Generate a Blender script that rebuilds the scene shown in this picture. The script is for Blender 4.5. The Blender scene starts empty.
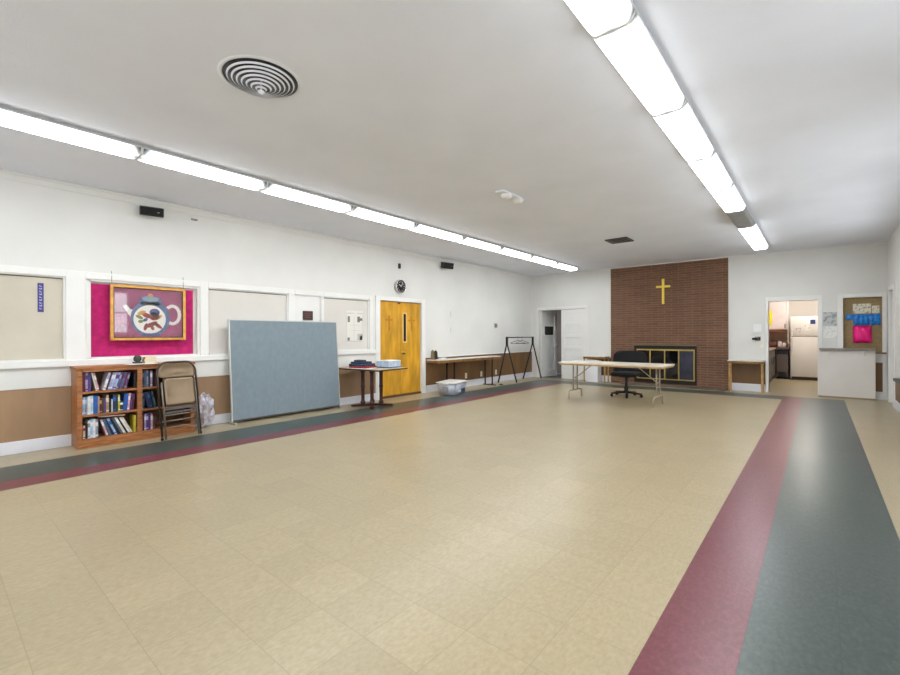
import bpy, bmesh, math, random
from mathutils import Matrix, Vector, noise
random.seed(7)
C = bpy.context.scene.collection
sc = bpy.context.scene
PI = math.pi
XL, XR, YB, YF, H = -6.745, 1.028, -2.4, 11.972, 3.08
T = 0.3103                                   # floor tile

# ------------------------------------------------------------------ materials
def lin(c):
    c /= 255.0
    return c/12.92 if c <= .04045 else ((c+.055)/1.055)**2.4
def col(r, g, b): return (lin(r), lin(g), lin(b), 1)
MATS = {}
def mat(name, rgb, rough=.5, metal=0, var=0, vscale=8, stretch=(1,1,1), bump=0, bscale=60, spec=.5, dark=None, coat=0):
    """procedural surface: colour noise between rgb and a darker / lighter tone, optional bump"""
    if name in MATS: return MATS[name]
    m = bpy.data.materials.new(name); m.use_nodes = True
    nt = m.node_tree; N = nt.nodes; L = nt.links; b = N['Principled BSDF']
    b.inputs['Base Color'].default_value = col(*rgb); b.inputs['Roughness'].default_value = rough
    b.inputs['Metallic'].default_value = metal; b.inputs['Specular IOR Level'].default_value = spec
    b.inputs['Coat Weight'].default_value = coat
    tc = N.new('ShaderNodeTexCoord'); mp = N.new('ShaderNodeMapping'); mp.inputs['Scale'].default_value = stretch
    L.new(tc.outputs['Object'], mp.inputs['Vector'])
    if var:
        n = N.new('ShaderNodeTexNoise'); n.inputs['Scale'].default_value = vscale; n.inputs['Detail'].default_value = 6
        L.new(mp.outputs['Vector'], n.inputs['Vector'])
        r = N.new('ShaderNodeValToRGB'); r.color_ramp.elements[0].position = .3; r.color_ramp.elements[1].position = .7
        d = dark or tuple(max(0, x*(1-var)) for x in rgb); u = tuple(min(255, x*(1+var*.5)) for x in rgb)
        r.color_ramp.elements[0].color = col(*d); r.color_ramp.elements[1].color = col(*u)
        L.new(n.outputs['Fac'], r.inputs['Fac']); L.new(r.outputs['Color'], b.inputs['Base Color'])
    if bump:
        n = N.new('ShaderNodeTexNoise'); n.inputs['Scale'].default_value = bscale; n.inputs['Detail'].default_value = 4
        L.new(mp.outputs['Vector'], n.inputs['Vector'])
        bp = N.new('ShaderNodeBump'); bp.inputs['Strength'].default_value = bump; bp.inputs['Distance'].default_value = .01
        L.new(n.outputs['Fac'], bp.inputs['Height']); L.new(bp.outputs['Normal'], b.inputs['Normal'])
    MATS[name] = m
    return m
def node_math(nt, op, a, b=None):
    n = nt.nodes.new('ShaderNodeMath'); n.operation = op
    for i, v in enumerate((a, b)):
        if v is None: continue
        if isinstance(v, (int, float)): n.inputs[i].default_value = v
        else: nt.links.new(v, n.inputs[i])
    return n.outputs[0]
def floor_mat(name, rgb, dark, light, rough=.305):
    m = bpy.data.materials.new(name); m.use_nodes = True
    nt = m.node_tree; N = nt.nodes; L = nt.links; b = N['Principled BSDF']
    tc = N.new('ShaderNodeTexCoord'); sx = N.new('ShaderNodeSeparateXYZ'); L.new(tc.outputs['Object'], sx.inputs[0])
    u = node_math(nt, 'DIVIDE', node_math(nt, 'ADD', sx.outputs[0], .553+40*T), T)
    v = node_math(nt, 'DIVIDE', node_math(nt, 'ADD', sx.outputs[1], -1.2+40*T), T)
    fu, fv = node_math(nt, 'FRACT', u), node_math(nt, 'FRACT', v)
    cu = node_math(nt, 'ABSOLUTE', node_math(nt, 'SUBTRACT', fu, .5)); cv = node_math(nt, 'ABSOLUTE', node_math(nt, 'SUBTRACT', fv, .5))
    edge = node_math(nt, 'GREATER_THAN', node_math(nt, 'MAXIMUM', cu, cv), .4945)
    cb = N.new('ShaderNodeCombineXYZ'); L.new(node_math(nt, 'FLOOR', u), cb.inputs[0]); L.new(node_math(nt, 'FLOOR', v), cb.inputs[1])
    wn = N.new('ShaderNodeTexWhiteNoise'); wn.noise_dimensions = '3D'; L.new(cb.outputs[0], wn.inputs['Vector'])
    # streaky chips inside each tile, turned by tile
    cvv = N.new('ShaderNodeCombineXYZ'); L.new(sx.outputs[0], cvv.inputs[0]); L.new(sx.outputs[1], cvv.inputs[1]); L.new(wn.outputs['Value'], cvv.inputs[2])
    n1 = N.new('ShaderNodeTexNoise'); n1.inputs['Scale'].default_value = 55; n1.inputs['Detail'].default_value = 5; n1.inputs['Roughness'].default_value = .7
    mp = N.new('ShaderNodeMapping'); mp.inputs['Scale'].default_value = (1, .55, 6); L.new(cvv.outputs[0], mp.inputs[0]); L.new(mp.outputs[0], n1.inputs['Vector'])
    rp = N.new('ShaderNodeValToRGB'); e = rp.color_ramp.elements
    e[0].position = .30; e[0].color = col(*dark); e[1].position = .72; e[1].color = col(*light)
    k = e.new(.5); k.color = col(*rgb); L.new(n1.outputs['Fac'], rp.inputs['Fac'])
    n2 = N.new('ShaderNodeTexNoise'); n2.inputs['Scale'].default_value = .7; n2.inputs['Detail'].default_value = 3; L.new(tc.outputs['Object'], n2.inputs['Vector'])
    hs = N.new('ShaderNodeHueSaturation'); L.new(rp.outputs['Color'], hs.inputs['Color'])
    val = node_math(nt, 'ADD', node_math(nt, 'MULTIPLY', wn.outputs['Value'], .07), .965)
    L.new(val, hs.inputs['Value'])
    mx = N.new('ShaderNodeMix'); mx.data_type = 'RGBA'; L.new(node_math(nt, 'MULTIPLY', edge, .24), mx.inputs['Factor'])
    L.new(hs.outputs['Color'], mx.inputs[6]); mx.inputs[7].default_value = col(*(x*.45 for x in rgb))
    L.new(mx.outputs[2], b.inputs['Base Color'])
    L.new(node_math(nt, 'ADD', node_math(nt, 'MULTIPLY', n2.outputs['Fac'], .04), rough-.02), b.inputs['Roughness'])
    n3 = N.new('ShaderNodeTexNoise'); n3.inputs['Scale'].default_value = 5; L.new(tc.outputs['Object'], n3.inputs['Vector'])
    bp = N.new('ShaderNodeBump'); bp.inputs['Strength'].default_value = .04; bp.inputs['Distance'].default_value = .01
    L.new(n3.outputs['Fac'], bp.inputs['Height']); L.new(bp.outputs['Normal'], b.inputs['Normal'])
    b.inputs['Specular IOR Level'].default_value = .3
    return m
def brick_mat():
    m = bpy.data.materials.new('roman_brick'); m.use_nodes = True
    nt = m.node_tree; N = nt.nodes; L = nt.links; b = N['Principled BSDF']
    tc = N.new('ShaderNodeTexCoord'); sx = N.new('ShaderNodeSeparateXYZ'); L.new(tc.outputs['Object'], sx.inputs[0])
    cb = N.new('ShaderNodeCombineXYZ'); L.new(sx.outputs[0], cb.inputs[0]); L.new(sx.outputs[2], cb.inputs[1])
    br = N.new('ShaderNodeTexBrick'); L.new(cb.outputs[0], br.inputs['Vector'])
    br.inputs['Scale'].default_value = 1; br.inputs['Brick Width'].default_value = .31; br.inputs['Row Height'].default_value = .0585
    br.inputs['Mortar Size'].default_value = .0075; br.inputs['Mortar Smooth'].default_value = .25; br.inputs['Bias'].default_value = -.1
    br.inputs['Color1'].default_value = col(121, 86, 66); br.inputs['Color2'].default_value = col(104, 72, 57); br.inputs['Mortar'].default_value = col(142, 112, 88)
    n = N.new('ShaderNodeTexNoise'); n.inputs['Scale'].default_value = 2.2; n.inputs['Detail'].default_value = 5; L.new(tc.outputs['Object'], n.inputs['Vector'])
    hs = N.new('ShaderNodeHueSaturation'); L.new(br.outputs['Color'], hs.inputs['Color'])
    L.new(node_math(nt, 'ADD', node_math(nt, 'MULTIPLY', n.outputs['Fac'], .5), .75), hs.inputs['Value'])
    L.new(hs.outputs['Color'], b.inputs['Base Color']); b.inputs['Roughness'].default_value = .8
    bp = N.new('ShaderNodeBump'); bp.inputs['Strength'].default_value = .7; bp.inputs['Distance'].default_value = .012; bp.invert = True
    L.new(br.outputs['Fac'], bp.inputs['Height']); L.new(bp.outputs['Normal'], b.inputs['Normal'])
    return m
LENS_E = 27.0
def lens_mat():
    """the lit acrylic lens of a two-tube fixture: brighter along its two tubes, dimmer at its ends"""
    m = bpy.data.materials.new('lit_lens'); m.use_nodes = True
    nt = m.node_tree; N = nt.nodes; L = nt.links
    for n in list(N): N.remove(n)
    tc = N.new('ShaderNodeTexCoord'); sx = N.new('ShaderNodeSeparateXYZ'); L.new(tc.outputs['Object'], sx.inputs[0])
    ax = node_math(nt, 'ABSOLUTE', sx.outputs[0]); d = node_math(nt, 'SUBTRACT', ax, .062)
    tube = node_math(nt, 'POWER', 2.718, node_math(nt, 'MULTIPLY', node_math(nt, 'MULTIPLY', d, d), -900))
    ay = node_math(nt, 'ABSOLUTE', sx.outputs[1])
    end = N.new('ShaderNodeMapRange'); end.inputs['From Min'].default_value = .515; end.inputs['From Max'].default_value = .588
    end.inputs['To Min'].default_value = 1; end.inputs['To Max'].default_value = .34; L.new(ay, end.inputs['Value'])
    s = node_math(nt, 'MULTIPLY', node_math(nt, 'ADD', node_math(nt, 'MULTIPLY', tube, .62), .38), node_math(nt, 'POWER', end.outputs[0], 3.0))
    sd = N.new('ShaderNodeMapRange'); sd.inputs['From Min'].default_value = .095; sd.inputs['From Max'].default_value = .127
    sd.inputs['To Min'].default_value = 1; sd.inputs['To Max'].default_value = .24; L.new(ax, sd.inputs['Value'])
    s = node_math(nt, 'MULTIPLY', s, sd.outputs[0])
    em = N.new('ShaderNodeEmission'); em.inputs['Color'].default_value = (.93, .97, 1.0, 1)
    L.new(node_math(nt, 'MULTIPLY', s, LENS_E), em.inputs['Strength'])
    o = N.new('ShaderNodeOutputMaterial'); L.new(em.outputs[0], o.inputs[0])
    return m
def glow_mat(name, rgb, s):
    m = bpy.data.materials.new(name); m.use_nodes = True; nt = m.node_tree
    b = nt.nodes['Principled BSDF']; b.inputs['Base Color'].default_value = col(*rgb)
    b.inputs['Emission Color'].default_value = col(*rgb); b.inputs['Emission Strength'].default_value = s
    return m
def glass_mat(name, refl=.08, tint=(1, 1, 1)):
    m = bpy.data.materials.new(name); m.use_nodes = True; nt = m.node_tree; N = nt.nodes; L = nt.links
    for n in list(N): N.remove(n)
    t = N.new('ShaderNodeBsdfTransparent'); t.inputs[0].default_value = (*tint, 1)
    g = N.new('ShaderNodeBsdfGlossy'); g.inputs['Roughness'].default_value = .03
    mx = N.new('ShaderNodeMixShader'); mx.inputs[0].default_value = refl
    L.new(t.outputs[0], mx.inputs[1]); L.new(g.outputs[0], mx.inputs[2])
    o = N.new('ShaderNodeOutputMaterial'); L.new(mx.outputs[0], o.inputs[0])
    return m
def paper_mat(name, rgb, ink, scale, thr=.55):
    """paper with a pattern of unreadable marks"""
    m = bpy.data.materials.new(name); m.use_nodes = True; nt = m.node_tree; N = nt.nodes; L = nt.links; b = N['Principled BSDF']
    tc = N.new('ShaderNodeTexCoord'); n = N.new('ShaderNodeTexNoise'); n.inputs['Scale'].default_value = scale; n.inputs['Detail'].default_value = 2
    L.new(tc.outputs['Object'], n.inputs['Vector'])
    r = N.new('ShaderNodeValToRGB'); r.color_ramp.elements[0].position = thr-.03; r.color_ramp.elements[1].position = thr+.05
    r.color_ramp.elements[0].color = col(*rgb); r.color_ramp.elements[1].color = col(*ink)
    L.new(n.outputs['Fac'], r.inputs['Fac']); L.new(r.outputs['Color'], b.inputs['Base Color']); b.inputs['Roughness'].default_value = .7
    return m

WALL = mat('wall_paint', (226, 225, 221), .75, var=.02, vscale=1.5, bump=.12, bscale=90)
CEIL = mat('ceiling_paint', (233, 236, 245), .85, var=.02, vscale=1.2, bump=.15, bscale=70)
TRIM = mat('white_trim', (234, 233, 230), .4, var=.015, vscale=3)
PANEL = mat('white_panel', (219, 214, 207), .55, var=.02, vscale=2)
CREAM = mat('cream_board', (202, 194, 177), .6, var=.03, vscale=3)
BASEW = mat('baseboard_white', (228, 229, 236), .35, var=.02, vscale=4)
BROWN = mat('brown_wainscot', (163, 131, 100), .5, var=.1, vscale=3, stretch=(1, 1, .3))
BROWN2 = mat('brown_wainscot_wood', (124, 90, 55), .45, var=.14, vscale=4, stretch=(1, 1, .25))
OAK = mat('oak', (168, 108, 62), .4, var=.28, vscale=9, stretch=(6, .7, 6))
OAKD = mat('oak_dark', (105, 68, 40), .5, var=.2, vscale=9, stretch=(6, .7, 6))
LEDGE = mat('worn_white_top', (222, 216, 202), .35, var=.08, vscale=5)
WOODE = mat('wood_edge', (150, 108, 60), .4, var=.2, vscale=10)
DOORY = mat('golden_door', (216, 160, 46), .28, var=.16, vscale=3.2, stretch=(1, 2.2, .6))
DOORC = mat('door_inlay', (192, 126, 28), .3, var=.1, vscale=6)
DARKG = mat('dark_glass', (32, 22, 20), .08)
BLACK = mat('black_plastic', (24, 23, 24), .4)
BLACKM = mat('black_metal', (30, 29, 28), .45, metal=.3)
BRASS = mat('brass', (196, 168, 92), .32, metal=.75, var=.1, vscale=6)
GOLD = mat('gold_cross', (244, 214, 84), .35, metal=.2)
CHROME = mat('chrome', (205, 205, 203), .2, metal=.9)
GREYM = mat('grey_metal', (150, 146, 138), .4, metal=.6)
TANM = mat('tan_enamel', (142, 122, 98), .28, metal=.6, var=.06, vscale=5)
TUBEM = mat('brown_tube', (128, 118, 106), .3, metal=.5)
FABB = mat('blue_fabric', (128, 141, 150), .9, var=.035, vscale=18, stretch=(1, 1, .6), bump=.2, bscale=250)
ALU = mat('aluminium_edge', (205, 205, 200), .35, metal=.4)
PINK = mat('pink_cloth', (190, 24, 104), .85, var=.12, vscale=14, bump=.25, bscale=120)
GILT = mat('gilt_frame', (216, 160, 78), .35, metal=.3, var=.12, vscale=12)
MAHOG = mat('mahogany', (70, 34, 26), .3, var=.25, vscale=10)
TTOP = mat('table_laminate', (196, 180, 150), .3, var=.12, vscale=7)
FTOP = mat('folding_top', (226, 216, 200), .4, var=.03, vscale=6)
FLEG = mat('folding_leg', (172, 160, 142), .4, metal=.4)
DKFAB = mat('black_fabric', (22, 22, 26), .9, bump=.2, bscale=200)
WHITEP = mat('white_plastic', (236, 236, 238), .3)
FRIDGE = mat('fridge_enamel', (226, 221, 214), .3, var=.015, vscale=3)
CLEAR = mat('bin_plastic', (206, 210, 222), .25, var=.08, vscale=9)
PAPERW = mat('white_paper', (236, 236, 236), .7)
LIDW = mat('lid_white', (240, 238, 234), .3)
RED = mat('red_cloth', (150, 40, 46), .8); NAVY = mat('navy_cloth', (52, 62, 84), .85, var=.2, vscale=18, bump=.3, bscale=60)
STEELD = mat('dark_steel', (92, 84, 80), .35, metal=.5)
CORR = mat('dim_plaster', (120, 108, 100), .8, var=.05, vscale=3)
F_CREAM = floor_mat('tile_cream', (165, 151, 122), (156, 142, 112), (174, 160, 132))
F_GREEN = floor_mat('tile_green', (68, 77, 73), (58, 67, 64), (80, 89, 84))
F_RED = floor_mat('tile_red', (110, 58, 65), (99, 50, 57), (122, 70, 77))
BRICK = brick_mat(); LENS = lens_mat(); PANE = glass_mat('window_glass', .08); PICGLASS = glass_mat('picture_glass', .07)

# ------------------------------------------------------------------ mesh builder
class MB:
    def __init__(s, M=None): s.bm = bmesh.new(); s.M = M or Matrix()
    def app(s, t, mi=0, smooth=False, M=None):
        MM = s.M @ M if M else s.M; mp = {}
        for v in t.verts: mp[v] = s.bm.verts.new(MM @ v.co)
        for f in t.faces:
            try: g = s.bm.faces.new([mp[v] for v in f.verts])
            except ValueError: continue
            g.material_index = mi; g.smooth = smooth
        t.free()
    def box(s, x0, x1, y0, y1, z0, z1, mi=0, bev=0, seg=1, M=None):
        t = bmesh.new(); bmesh.ops.create_cube(t, size=1)
        for v in t.verts: v.co = Vector(((x0+x1)/2+v.co.x*(x1-x0), (y0+y1)/2+v.co.y*(y1-y0), (z0+z1)/2+v.co.z*(z1-z0)))
        if bev: bmesh.ops.bevel(t, geom=list(t.edges), offset=bev, segments=seg, affect='EDGES', profile=.5)
        s.app(t, mi, seg > 1, M); return s
    def cyl(s, p0, p1, r0, r1=None, n=16, mi=0, M=None):
        r1 = r0 if r1 is None else r1; p0, p1 = Vector(p0), Vector(p1); d = p1-p0
        t = bmesh.new(); bmesh.ops.create_cone(t, cap_ends=True, segments=n, radius1=r0, radius2=r1, depth=d.length)
        Q = Matrix.Translation((p0+p1)/2) @ d.to_track_quat('Z', 'Y').to_matrix().to_4x4()
        bmesh.ops.transform(t, matrix=Q, verts=t.verts)
        s.app(t, mi, n > 6, M); return s
    def tube(s, pts, r, n=10, mi=0, closed=False, M=None):
        pts = [Vector(p) for p in pts]; t = bmesh.new(); rings = []; k = len(pts); up = None
        for i, p in enumerate(pts):
            a = pts[i-1] if (i or closed) else p; b = pts[(i+1) % k] if (i < k-1 or closed) else p
            d = (b-a).normalized()
            if up is None: up = d.orthogonal().normalized()
            u = (up-d*up.dot(d)); u = u.normalized() if u.length > 1e-5 else d.orthogonal().normalized(); up = u; w = d.cross(u)
            rings.append([t.verts.new(p+(u*math.cos(2*PI*j/n)+w*math.sin(2*PI*j/n))*r) for j in range(n)])
        for i in range(k if closed else k-1):
            A, B = rings[i], rings[(i+1) % k]
            for j in range(n): t.faces.new((A[j], A[(j+1) % n], B[(j+1) % n], B[j]))
        if not closed: t.faces.new(rings[0][::-1]); t.faces.new(rings[-1])
        s.app(t, mi, True, M); return s
    def lathe(s, prof, n=32, mi=0, M=None):
        t = bmesh.new(); rings = []
        for r, z in prof:
            rings.append([t.verts.new((max(r, 1e-4)*math.cos(2*PI*j/n), max(r, 1e-4)*math.sin(2*PI*j/n), z)) for j in range(n)])
        for A, B in zip(rings, rings[1:]):
            for j in range(n): t.faces.new((A[j], A[(j+1) % n], B[(j+1) % n], B[j]))
        s.app(t, mi, True, M); return s
    def prism(s, poly, d0, d1, M, mi=0, smooth=False):
        """poly in local (x, y), extruded along local z from d0 to d1; M places it"""
        t = bmesh.new(); a = [t.verts.new((x, y, d0)) for x, y in poly]; b = [t.verts.new((x, y, d1)) for x, y in poly]
        k = len(poly); t.faces.new(a[::-1]); t.faces.new(b)
        for i in range(k): t.faces.new((a[i], a[(i+1) % k], b[(i+1) % k], b[i]))
        bmesh.ops.recalc_face_normals(t, faces=t.faces); s.app(t, mi, smooth, M); return s
    def ball(s, c, r, sc3=(1, 1, 1), mi=0, sub=3, disp=0, fr=5, M=None):
        t = bmesh.new(); bmesh.ops.create_icosphere(t, subdivisions=sub, radius=1)
        for v in t.verts:
            k = 1+disp*(noise.noise(v.co*fr)+.5*noise.noise(v.co*fr*2.3))
            v.co = Vector((c[0]+v.co.x*r*sc3[0]*k, c[1]+v.co.y*r*sc3[1]*k, c[2]+v.co.z*r*sc3[2]*k))
        s.app(t, mi, disp < .05, M); return s
    def build(s, name, mats, parent=None, local=False):
        bm = s.bm
        bmesh.ops.recalc_face_normals(bm, faces=bm.faces)
        loc = None
        if not local:
            if parent: bmesh.ops.transform(bm, matrix=wm(parent).inverted(), verts=bm.verts)
            else:
                lo = [min(v.co[i] for v in bm.verts) for i in range(3)]; hi = [max(v.co[i] for v in bm.verts) for i in range(3)]
                loc = Vector(((lo[0]+hi[0])/2, (lo[1]+hi[1])/2, lo[2])); bmesh.ops.translate(bm, vec=-loc, verts=bm.verts)
        me = bpy.data.meshes.new(name); bm.to_mesh(me); bm.free()
        for m in (mats if isinstance(mats, (list, tuple)) else [mats]): me.materials.append(m)
        o = bpy.data.objects.new(name, me); C.objects.link(o)
        if parent: o.parent = parent
        if loc is not None: o.location = loc
        return o
def wm(o): return (wm(o.parent) @ o.matrix_basis) if o.parent else o.matrix_basis.copy()
def tag(o, label, cat, group=None, kind=None):
    o['label'] = label
    if cat: o['category'] = cat
    if group: o['group'] = group
    if kind: o['kind'] = kind
    return o
def thing(name, label, cat, loc=(0, 0, 0), rz=0, group=None, M=None, kind=None):
    o = bpy.data.objects.new(name, None); C.objects.link(o); o.empty_display_size = .1
    o.matrix_basis = M if M else Matrix.Translation(loc) @ Matrix.Rotation(rz, 4, 'Z')
    return tag(o, label, cat, group, kind)
def struct(o, label, cat): return tag(o, label, cat, kind='structure')
def dup(root, M, label=None):
    r = root.copy(); C.objects.link(r); r.matrix_basis = M
    if label: r['label'] = label
    def rec(src, dst):
        for ch in [x for x in src.children]:
            c = ch.copy(); C.objects.link(c); c.parent = dst; c.matrix_basis = ch.matrix_basis.copy(); rec(ch, c)
    rec(root, r); return r
ORD = ['first', 'second', 'third', 'fourth', 'fifth', 'sixth', 'seventh', 'eighth', 'ninth', 'tenth', 'eleventh', 'twelfth', 'thirteenth', 'fourteenth', 'fifteenth', 'sixteenth', 'seventeenth', 'eighteenth', 'nineteenth', 'twentieth']

# ------------------------------------------------------------------ room shell
def wall_x(mb, x0, x1, ylo, yhi, zlo, zhi, holes):
    ys = sorted({ylo, yhi, *[h[0] for h in holes], *[h[1] for h in holes]}); zs = sorted({zlo, zhi, *[h[2] for h in holes], *[h[3] for h in holes]})
    for a, b in zip(ys, ys[1:]):
        for c, d in zip(zs, zs[1:]):
            if any(h[0] <= (a+b)/2 <= h[1] and h[2] <= (c+d)/2 <= h[3] for h in holes): continue
            mb.box(x0, x1, a, b, c, d)
def wall_y(mb, y0, y1, xlo, xhi, zlo, zhi, holes):
    xs = sorted({xlo, xhi, *[h[0] for h in holes], *[h[1] for h in holes]}); zs = sorted({zlo, zhi, *[h[2] for h in holes], *[h[3] for h in holes]})
    for a, b in zip(xs, xs[1:]):
        for c, d in zip(zs, zs[1:]):
            if any(h[0] <= (a+b)/2 <= h[1] and h[2] <= (c+d)/2 <= h[3] for h in holes): continue
            mb.box(a, b, y0, y1, c, d)
# left wall: five boarded-up pass-through openings and the double door
OPEN = [(-.55, 1.078), (1.262, 2.535), (2.645, 3.895), (4.01, 4.516), (4.577, 5.615)]
Z0, Z1 = 1.01, 1.975
DY0, DY1, DZ = 5.885, 7.082, 1.99
mb = MB(); wall_x(mb, XL-.15, XL, YB-.15, YF+.12, 0, H, [(a, b, Z0, Z1) for a, b in OPEN]+[(DY0, DY1, 0, DZ)])
struct(mb.build('wall_left', WALL), 'long white left wall with boarded openings and a golden door', 'wall')
WL = ['cream boarded window with a small blue label', 'boarded window holding the pink cloth and teapot picture',
      'white boarded window behind the blue partition', 'narrow white panel holding a dark brown plaque', 'white boarded window with a faint drawing beside the golden door']
for i, (a, b) in enumerate(OPEN):
    dep = .012 if i == 3 else (.06 if i == 1 else .035)
    w = struct(MB().box(XL-.10, XL-dep, a, b, Z0, Z1).build('window_%d' % (i+1), CREAM if i == 0 else (TRIM if i == 3 else PANEL)), WL[i], 'window')
    f = MB(); g = .018 if i != 1 else .03
    f.box(XL-dep, XL-.004, a, a+(.05 if i == 1 else .004), Z0, Z1); f.box(XL-dep, XL-.004, b-g, b, Z0, Z1); f.box(XL-dep, XL-.004, a+g, b-g, Z1-g*.8, Z1); f.box(XL-dep, XL-.004, a+g, b-g, Z0, Z0+g*.6)
    f.build('window_frame', TRIM, w)
    if i in (0, 2, 4):                     # shadow under the head frame, painted as a grey strip
        MB().box(XL-dep, XL-dep+.003, a+g, b-g, Z1-.026, Z1-g*.8).build('shadow_line', mat('shadow_grey', (120, 114, 106), .8), w)
# casings, sill and apron
mb = MB(); ed = [-.65]+[v for o in OPEN for v in o]+[5.70]
for a, b in zip(ed[0::2], ed[1::2]): mb.box(XL, XL+.018, a, b, Z0-.005, 2.055, bev=.003)
for a, b in OPEN: mb.box(XL, XL+.018, a, b, Z1, 2.055, bev=.003)
struct(mb.build('trim_1', TRIM), 'white flat casing around the boarded windows', 'trim')
struct(MB().box(XL, XL+.055, -.65, 5.74, .932, Z0-.005, bev=.004).build('trim_2', TRIM), 'white sill ledge running below the boarded windows', 'trim')
struct(MB().box(XL, XL+.022, YB, 5.76, .70, .932, bev=.003).build('trim_3', WALL), 'white apron board between sill and brown wainscot', 'trim')
struct(MB().box(XL, XL+.012, YB, 5.76, .137, .70).build('trim_4', BROWN), 'brown wainscot of the left wall before the golden door', 'wainscot')
struct(MB().box(XL, XL+.024, YB, 5.76, 0, .137, bev=.004).build('baseboard_left', BASEW), 'white baseboard below the brown wainscot', 'baseboard')
struct(MB().box(XL, XL+.012, 7.23, YF, .16, .775).build('trim_5', BROWN2), 'brown wainscot beyond the golden door', 'wainscot')
struct(MB().box(XL, XL+.03, 7.23, YF, .775, .80, bev=.003).build('trim_6', TRIM), 'white cap rail on the wainscot beyond the golden door', 'trim')
struct(MB().box(XL, XL+.024, 7.23, YF, 0, .16, bev=.004).build('baseboard_left.001', BASEW), 'white baseboard beyond the golden door', 'baseboard')
mb = MB(); mb.box(XL, XL+.012, YB, YF, 2.985, H); mb.box(XL, XL+.03, YB, YF, H-.03, H, bev=.008)
struct(mb.build('trim_7', WALL), 'white crown strip along the left wall', 'trim')
# golden double door
mb = MB(); mb.box(XL, XL+.022, 5.765, DY0, 0, DZ+.085, bev=.004); mb.box(XL, XL+.022, DY1, DY1+.125, 0, DZ+.085, bev=.004); mb.box(XL, XL+.022, DY0, DY1, DZ, DZ+.085, bev=.004)
struct(mb.build('trim_8', TRIM), 'white casing around the golden door', 'trim')
d = thing('door_1', 'golden wooden double door in the left wall', 'door', (XL, 6.48, 0), kind='structure')
DM = 6.478
for k, (a, b) in enumerate(((DY0+.004, DM-.003), (DM+.003, DY1-.004))):
    lf = MB().box(XL-.075, XL-.03, a, b, .045, DZ-.006, bev=.002).build('door_leaf', DOORY, d)
    cy = 6.165 if k == 0 else 6.815
    cr = MB(); cr.box(XL-.03, XL-.026, cy-.018, cy+.018, 1.38, 1.69); cr.box(XL-.03, XL-.0255, cy-.10, cy+.10, 1.585, 1.62)
    cr.build('cross_inlay', DOORC, lf)
    if k:
        s = MB(); y0, y1, z0, z1 = 6.535, 6.668, 1.125, 1.765
        s.box(XL-.03, XL-.018, y0, y0+.03, z0, z1); s.box(XL-.03, XL-.018, y1-.03, y1, z0, z1); s.box(XL-.03, XL-.018, y0+.03, y1-.03, z0, z0+.03); s.box(XL-.03, XL-.018, y0+.03, y1-.03, z1-.03, z1)
        s.build('window_bead', mat('light_oak', (232, 196, 120), .4), lf)
        MB().box(XL-.03, XL-.024, y0+.03, y1-.03, z0+.03, z1-.03).build('pane', DARKG, lf)
        kn = MB(); kn.cyl((XL-.03, 6.545, .91), (XL+.03, 6.545, .91), .012); kn.ball((XL+.035, 6.545, .91), .03); kn.cyl((XL-.03, 6.545, .91), (XL-.024, 6.545, .91), .035)
        kn.build('door_knob', BRASS, lf)
    else: MB().box(XL-.03, XL-.015, 6.40, 6.47, 1.94, 1.975, bev=.003).build('ball_catch', OAKD, lf)
MB().box(XL-.09, XL+.0, DY0, DY1, 0, .04).build('threshold', OAKD, d)
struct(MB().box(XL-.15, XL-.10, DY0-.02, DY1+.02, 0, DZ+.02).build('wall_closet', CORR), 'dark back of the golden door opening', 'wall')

# far wall
DD = (-6.484, -5.03); KD = (-.842, -.011); BU = (.386, .957)
mb = MB(); wall_y(mb, YF, YF+.12, XL, XR+.15, 0, H, [(DD[0], DD[1], 0, 2.02), (-3.625, -2.29, .10, .91), (KD[0], KD[1], 0, 2.0), (BU[0], BU[1], .925, 2.01)])
struct(mb.build('wall_far', WALL), 'white far wall with brick chimney breast', 'wall')
mb = MB(); wall_y(mb, YF-.025, YF, -4.306, -1.598, 0, H-.012, [(-3.70, -2.245, .05, 1.0)])
struct(mb.build('wall_brick', BRICK), 'brown roman brick chimney breast on the far wall', 'wall')
mb = MB()
for a, b in ((XL, -4.306), (-1.598, XR)): mb.box(a, b, YF-.012, YF, H-.05, H)
mb.box(-4.306, -1.598, YF-.027, YF, H-.022, H)
struct(mb.build('trim_9', WALL), 'thin white crown strip along the far wall', 'trim')
# far double door
mb = MB(); y0, y1 = YF-.02, YF
mb.box(DD[0]-.07, DD[0], y0, y1, 0, 2.10, bev=.004); mb.box(DD[1], DD[1]+.095, y0, y1, 0, 2.10, bev=.004); mb.box(DD[0], DD[1], y0, y1, 2.02, 2.10, bev=.004)
struct(mb.build('trim_10', TRIM), 'white casing of the far white double door', 'trim')
def panel_leaf(name, parent, M, w, h, mats, win=None):
    """five-panel door leaf: local x 0..w, y 0..-.04 (front at -.04), z 0..h"""
    o = MB(M).box(0, w, -.03, 0, .01, h).build(name, mats, parent)
    mb = MB(M); st = .10; rails = [.01, .20, .55, .90, 1.25, 1.60, h]
    mb.box(0, st, -.052, -.03, .01, h, bev=.003); mb.box(w-st, w, -.052, -.03, .01, h, bev=.003)
    for i, z in enumerate(rails): 
        a, b = (z, z+.12) if i == 0 else ((z-.12, z) if i == len(rails)-1 else (z-.045, z+.045))
        mb.box(st, w-st, -.052, -.03, a, b, bev=.003)
    mb.build('rails', mats, o)
    if win:
        MB(M).box(*win, bev=.002).build('pane', mat('dim_glass', (66, 66, 62), .1), o)
    return o
d = thing('door_2', 'white panelled double door at far left, one leaf ajar', 'door', (-5.76, YF, 0), kind='structure')
lf = panel_leaf('door_leaf', d, Matrix.Translation((-5.762, YF+.05, 0)), .728, 2.01, TRIM)
ang = math.radians(77)
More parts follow.
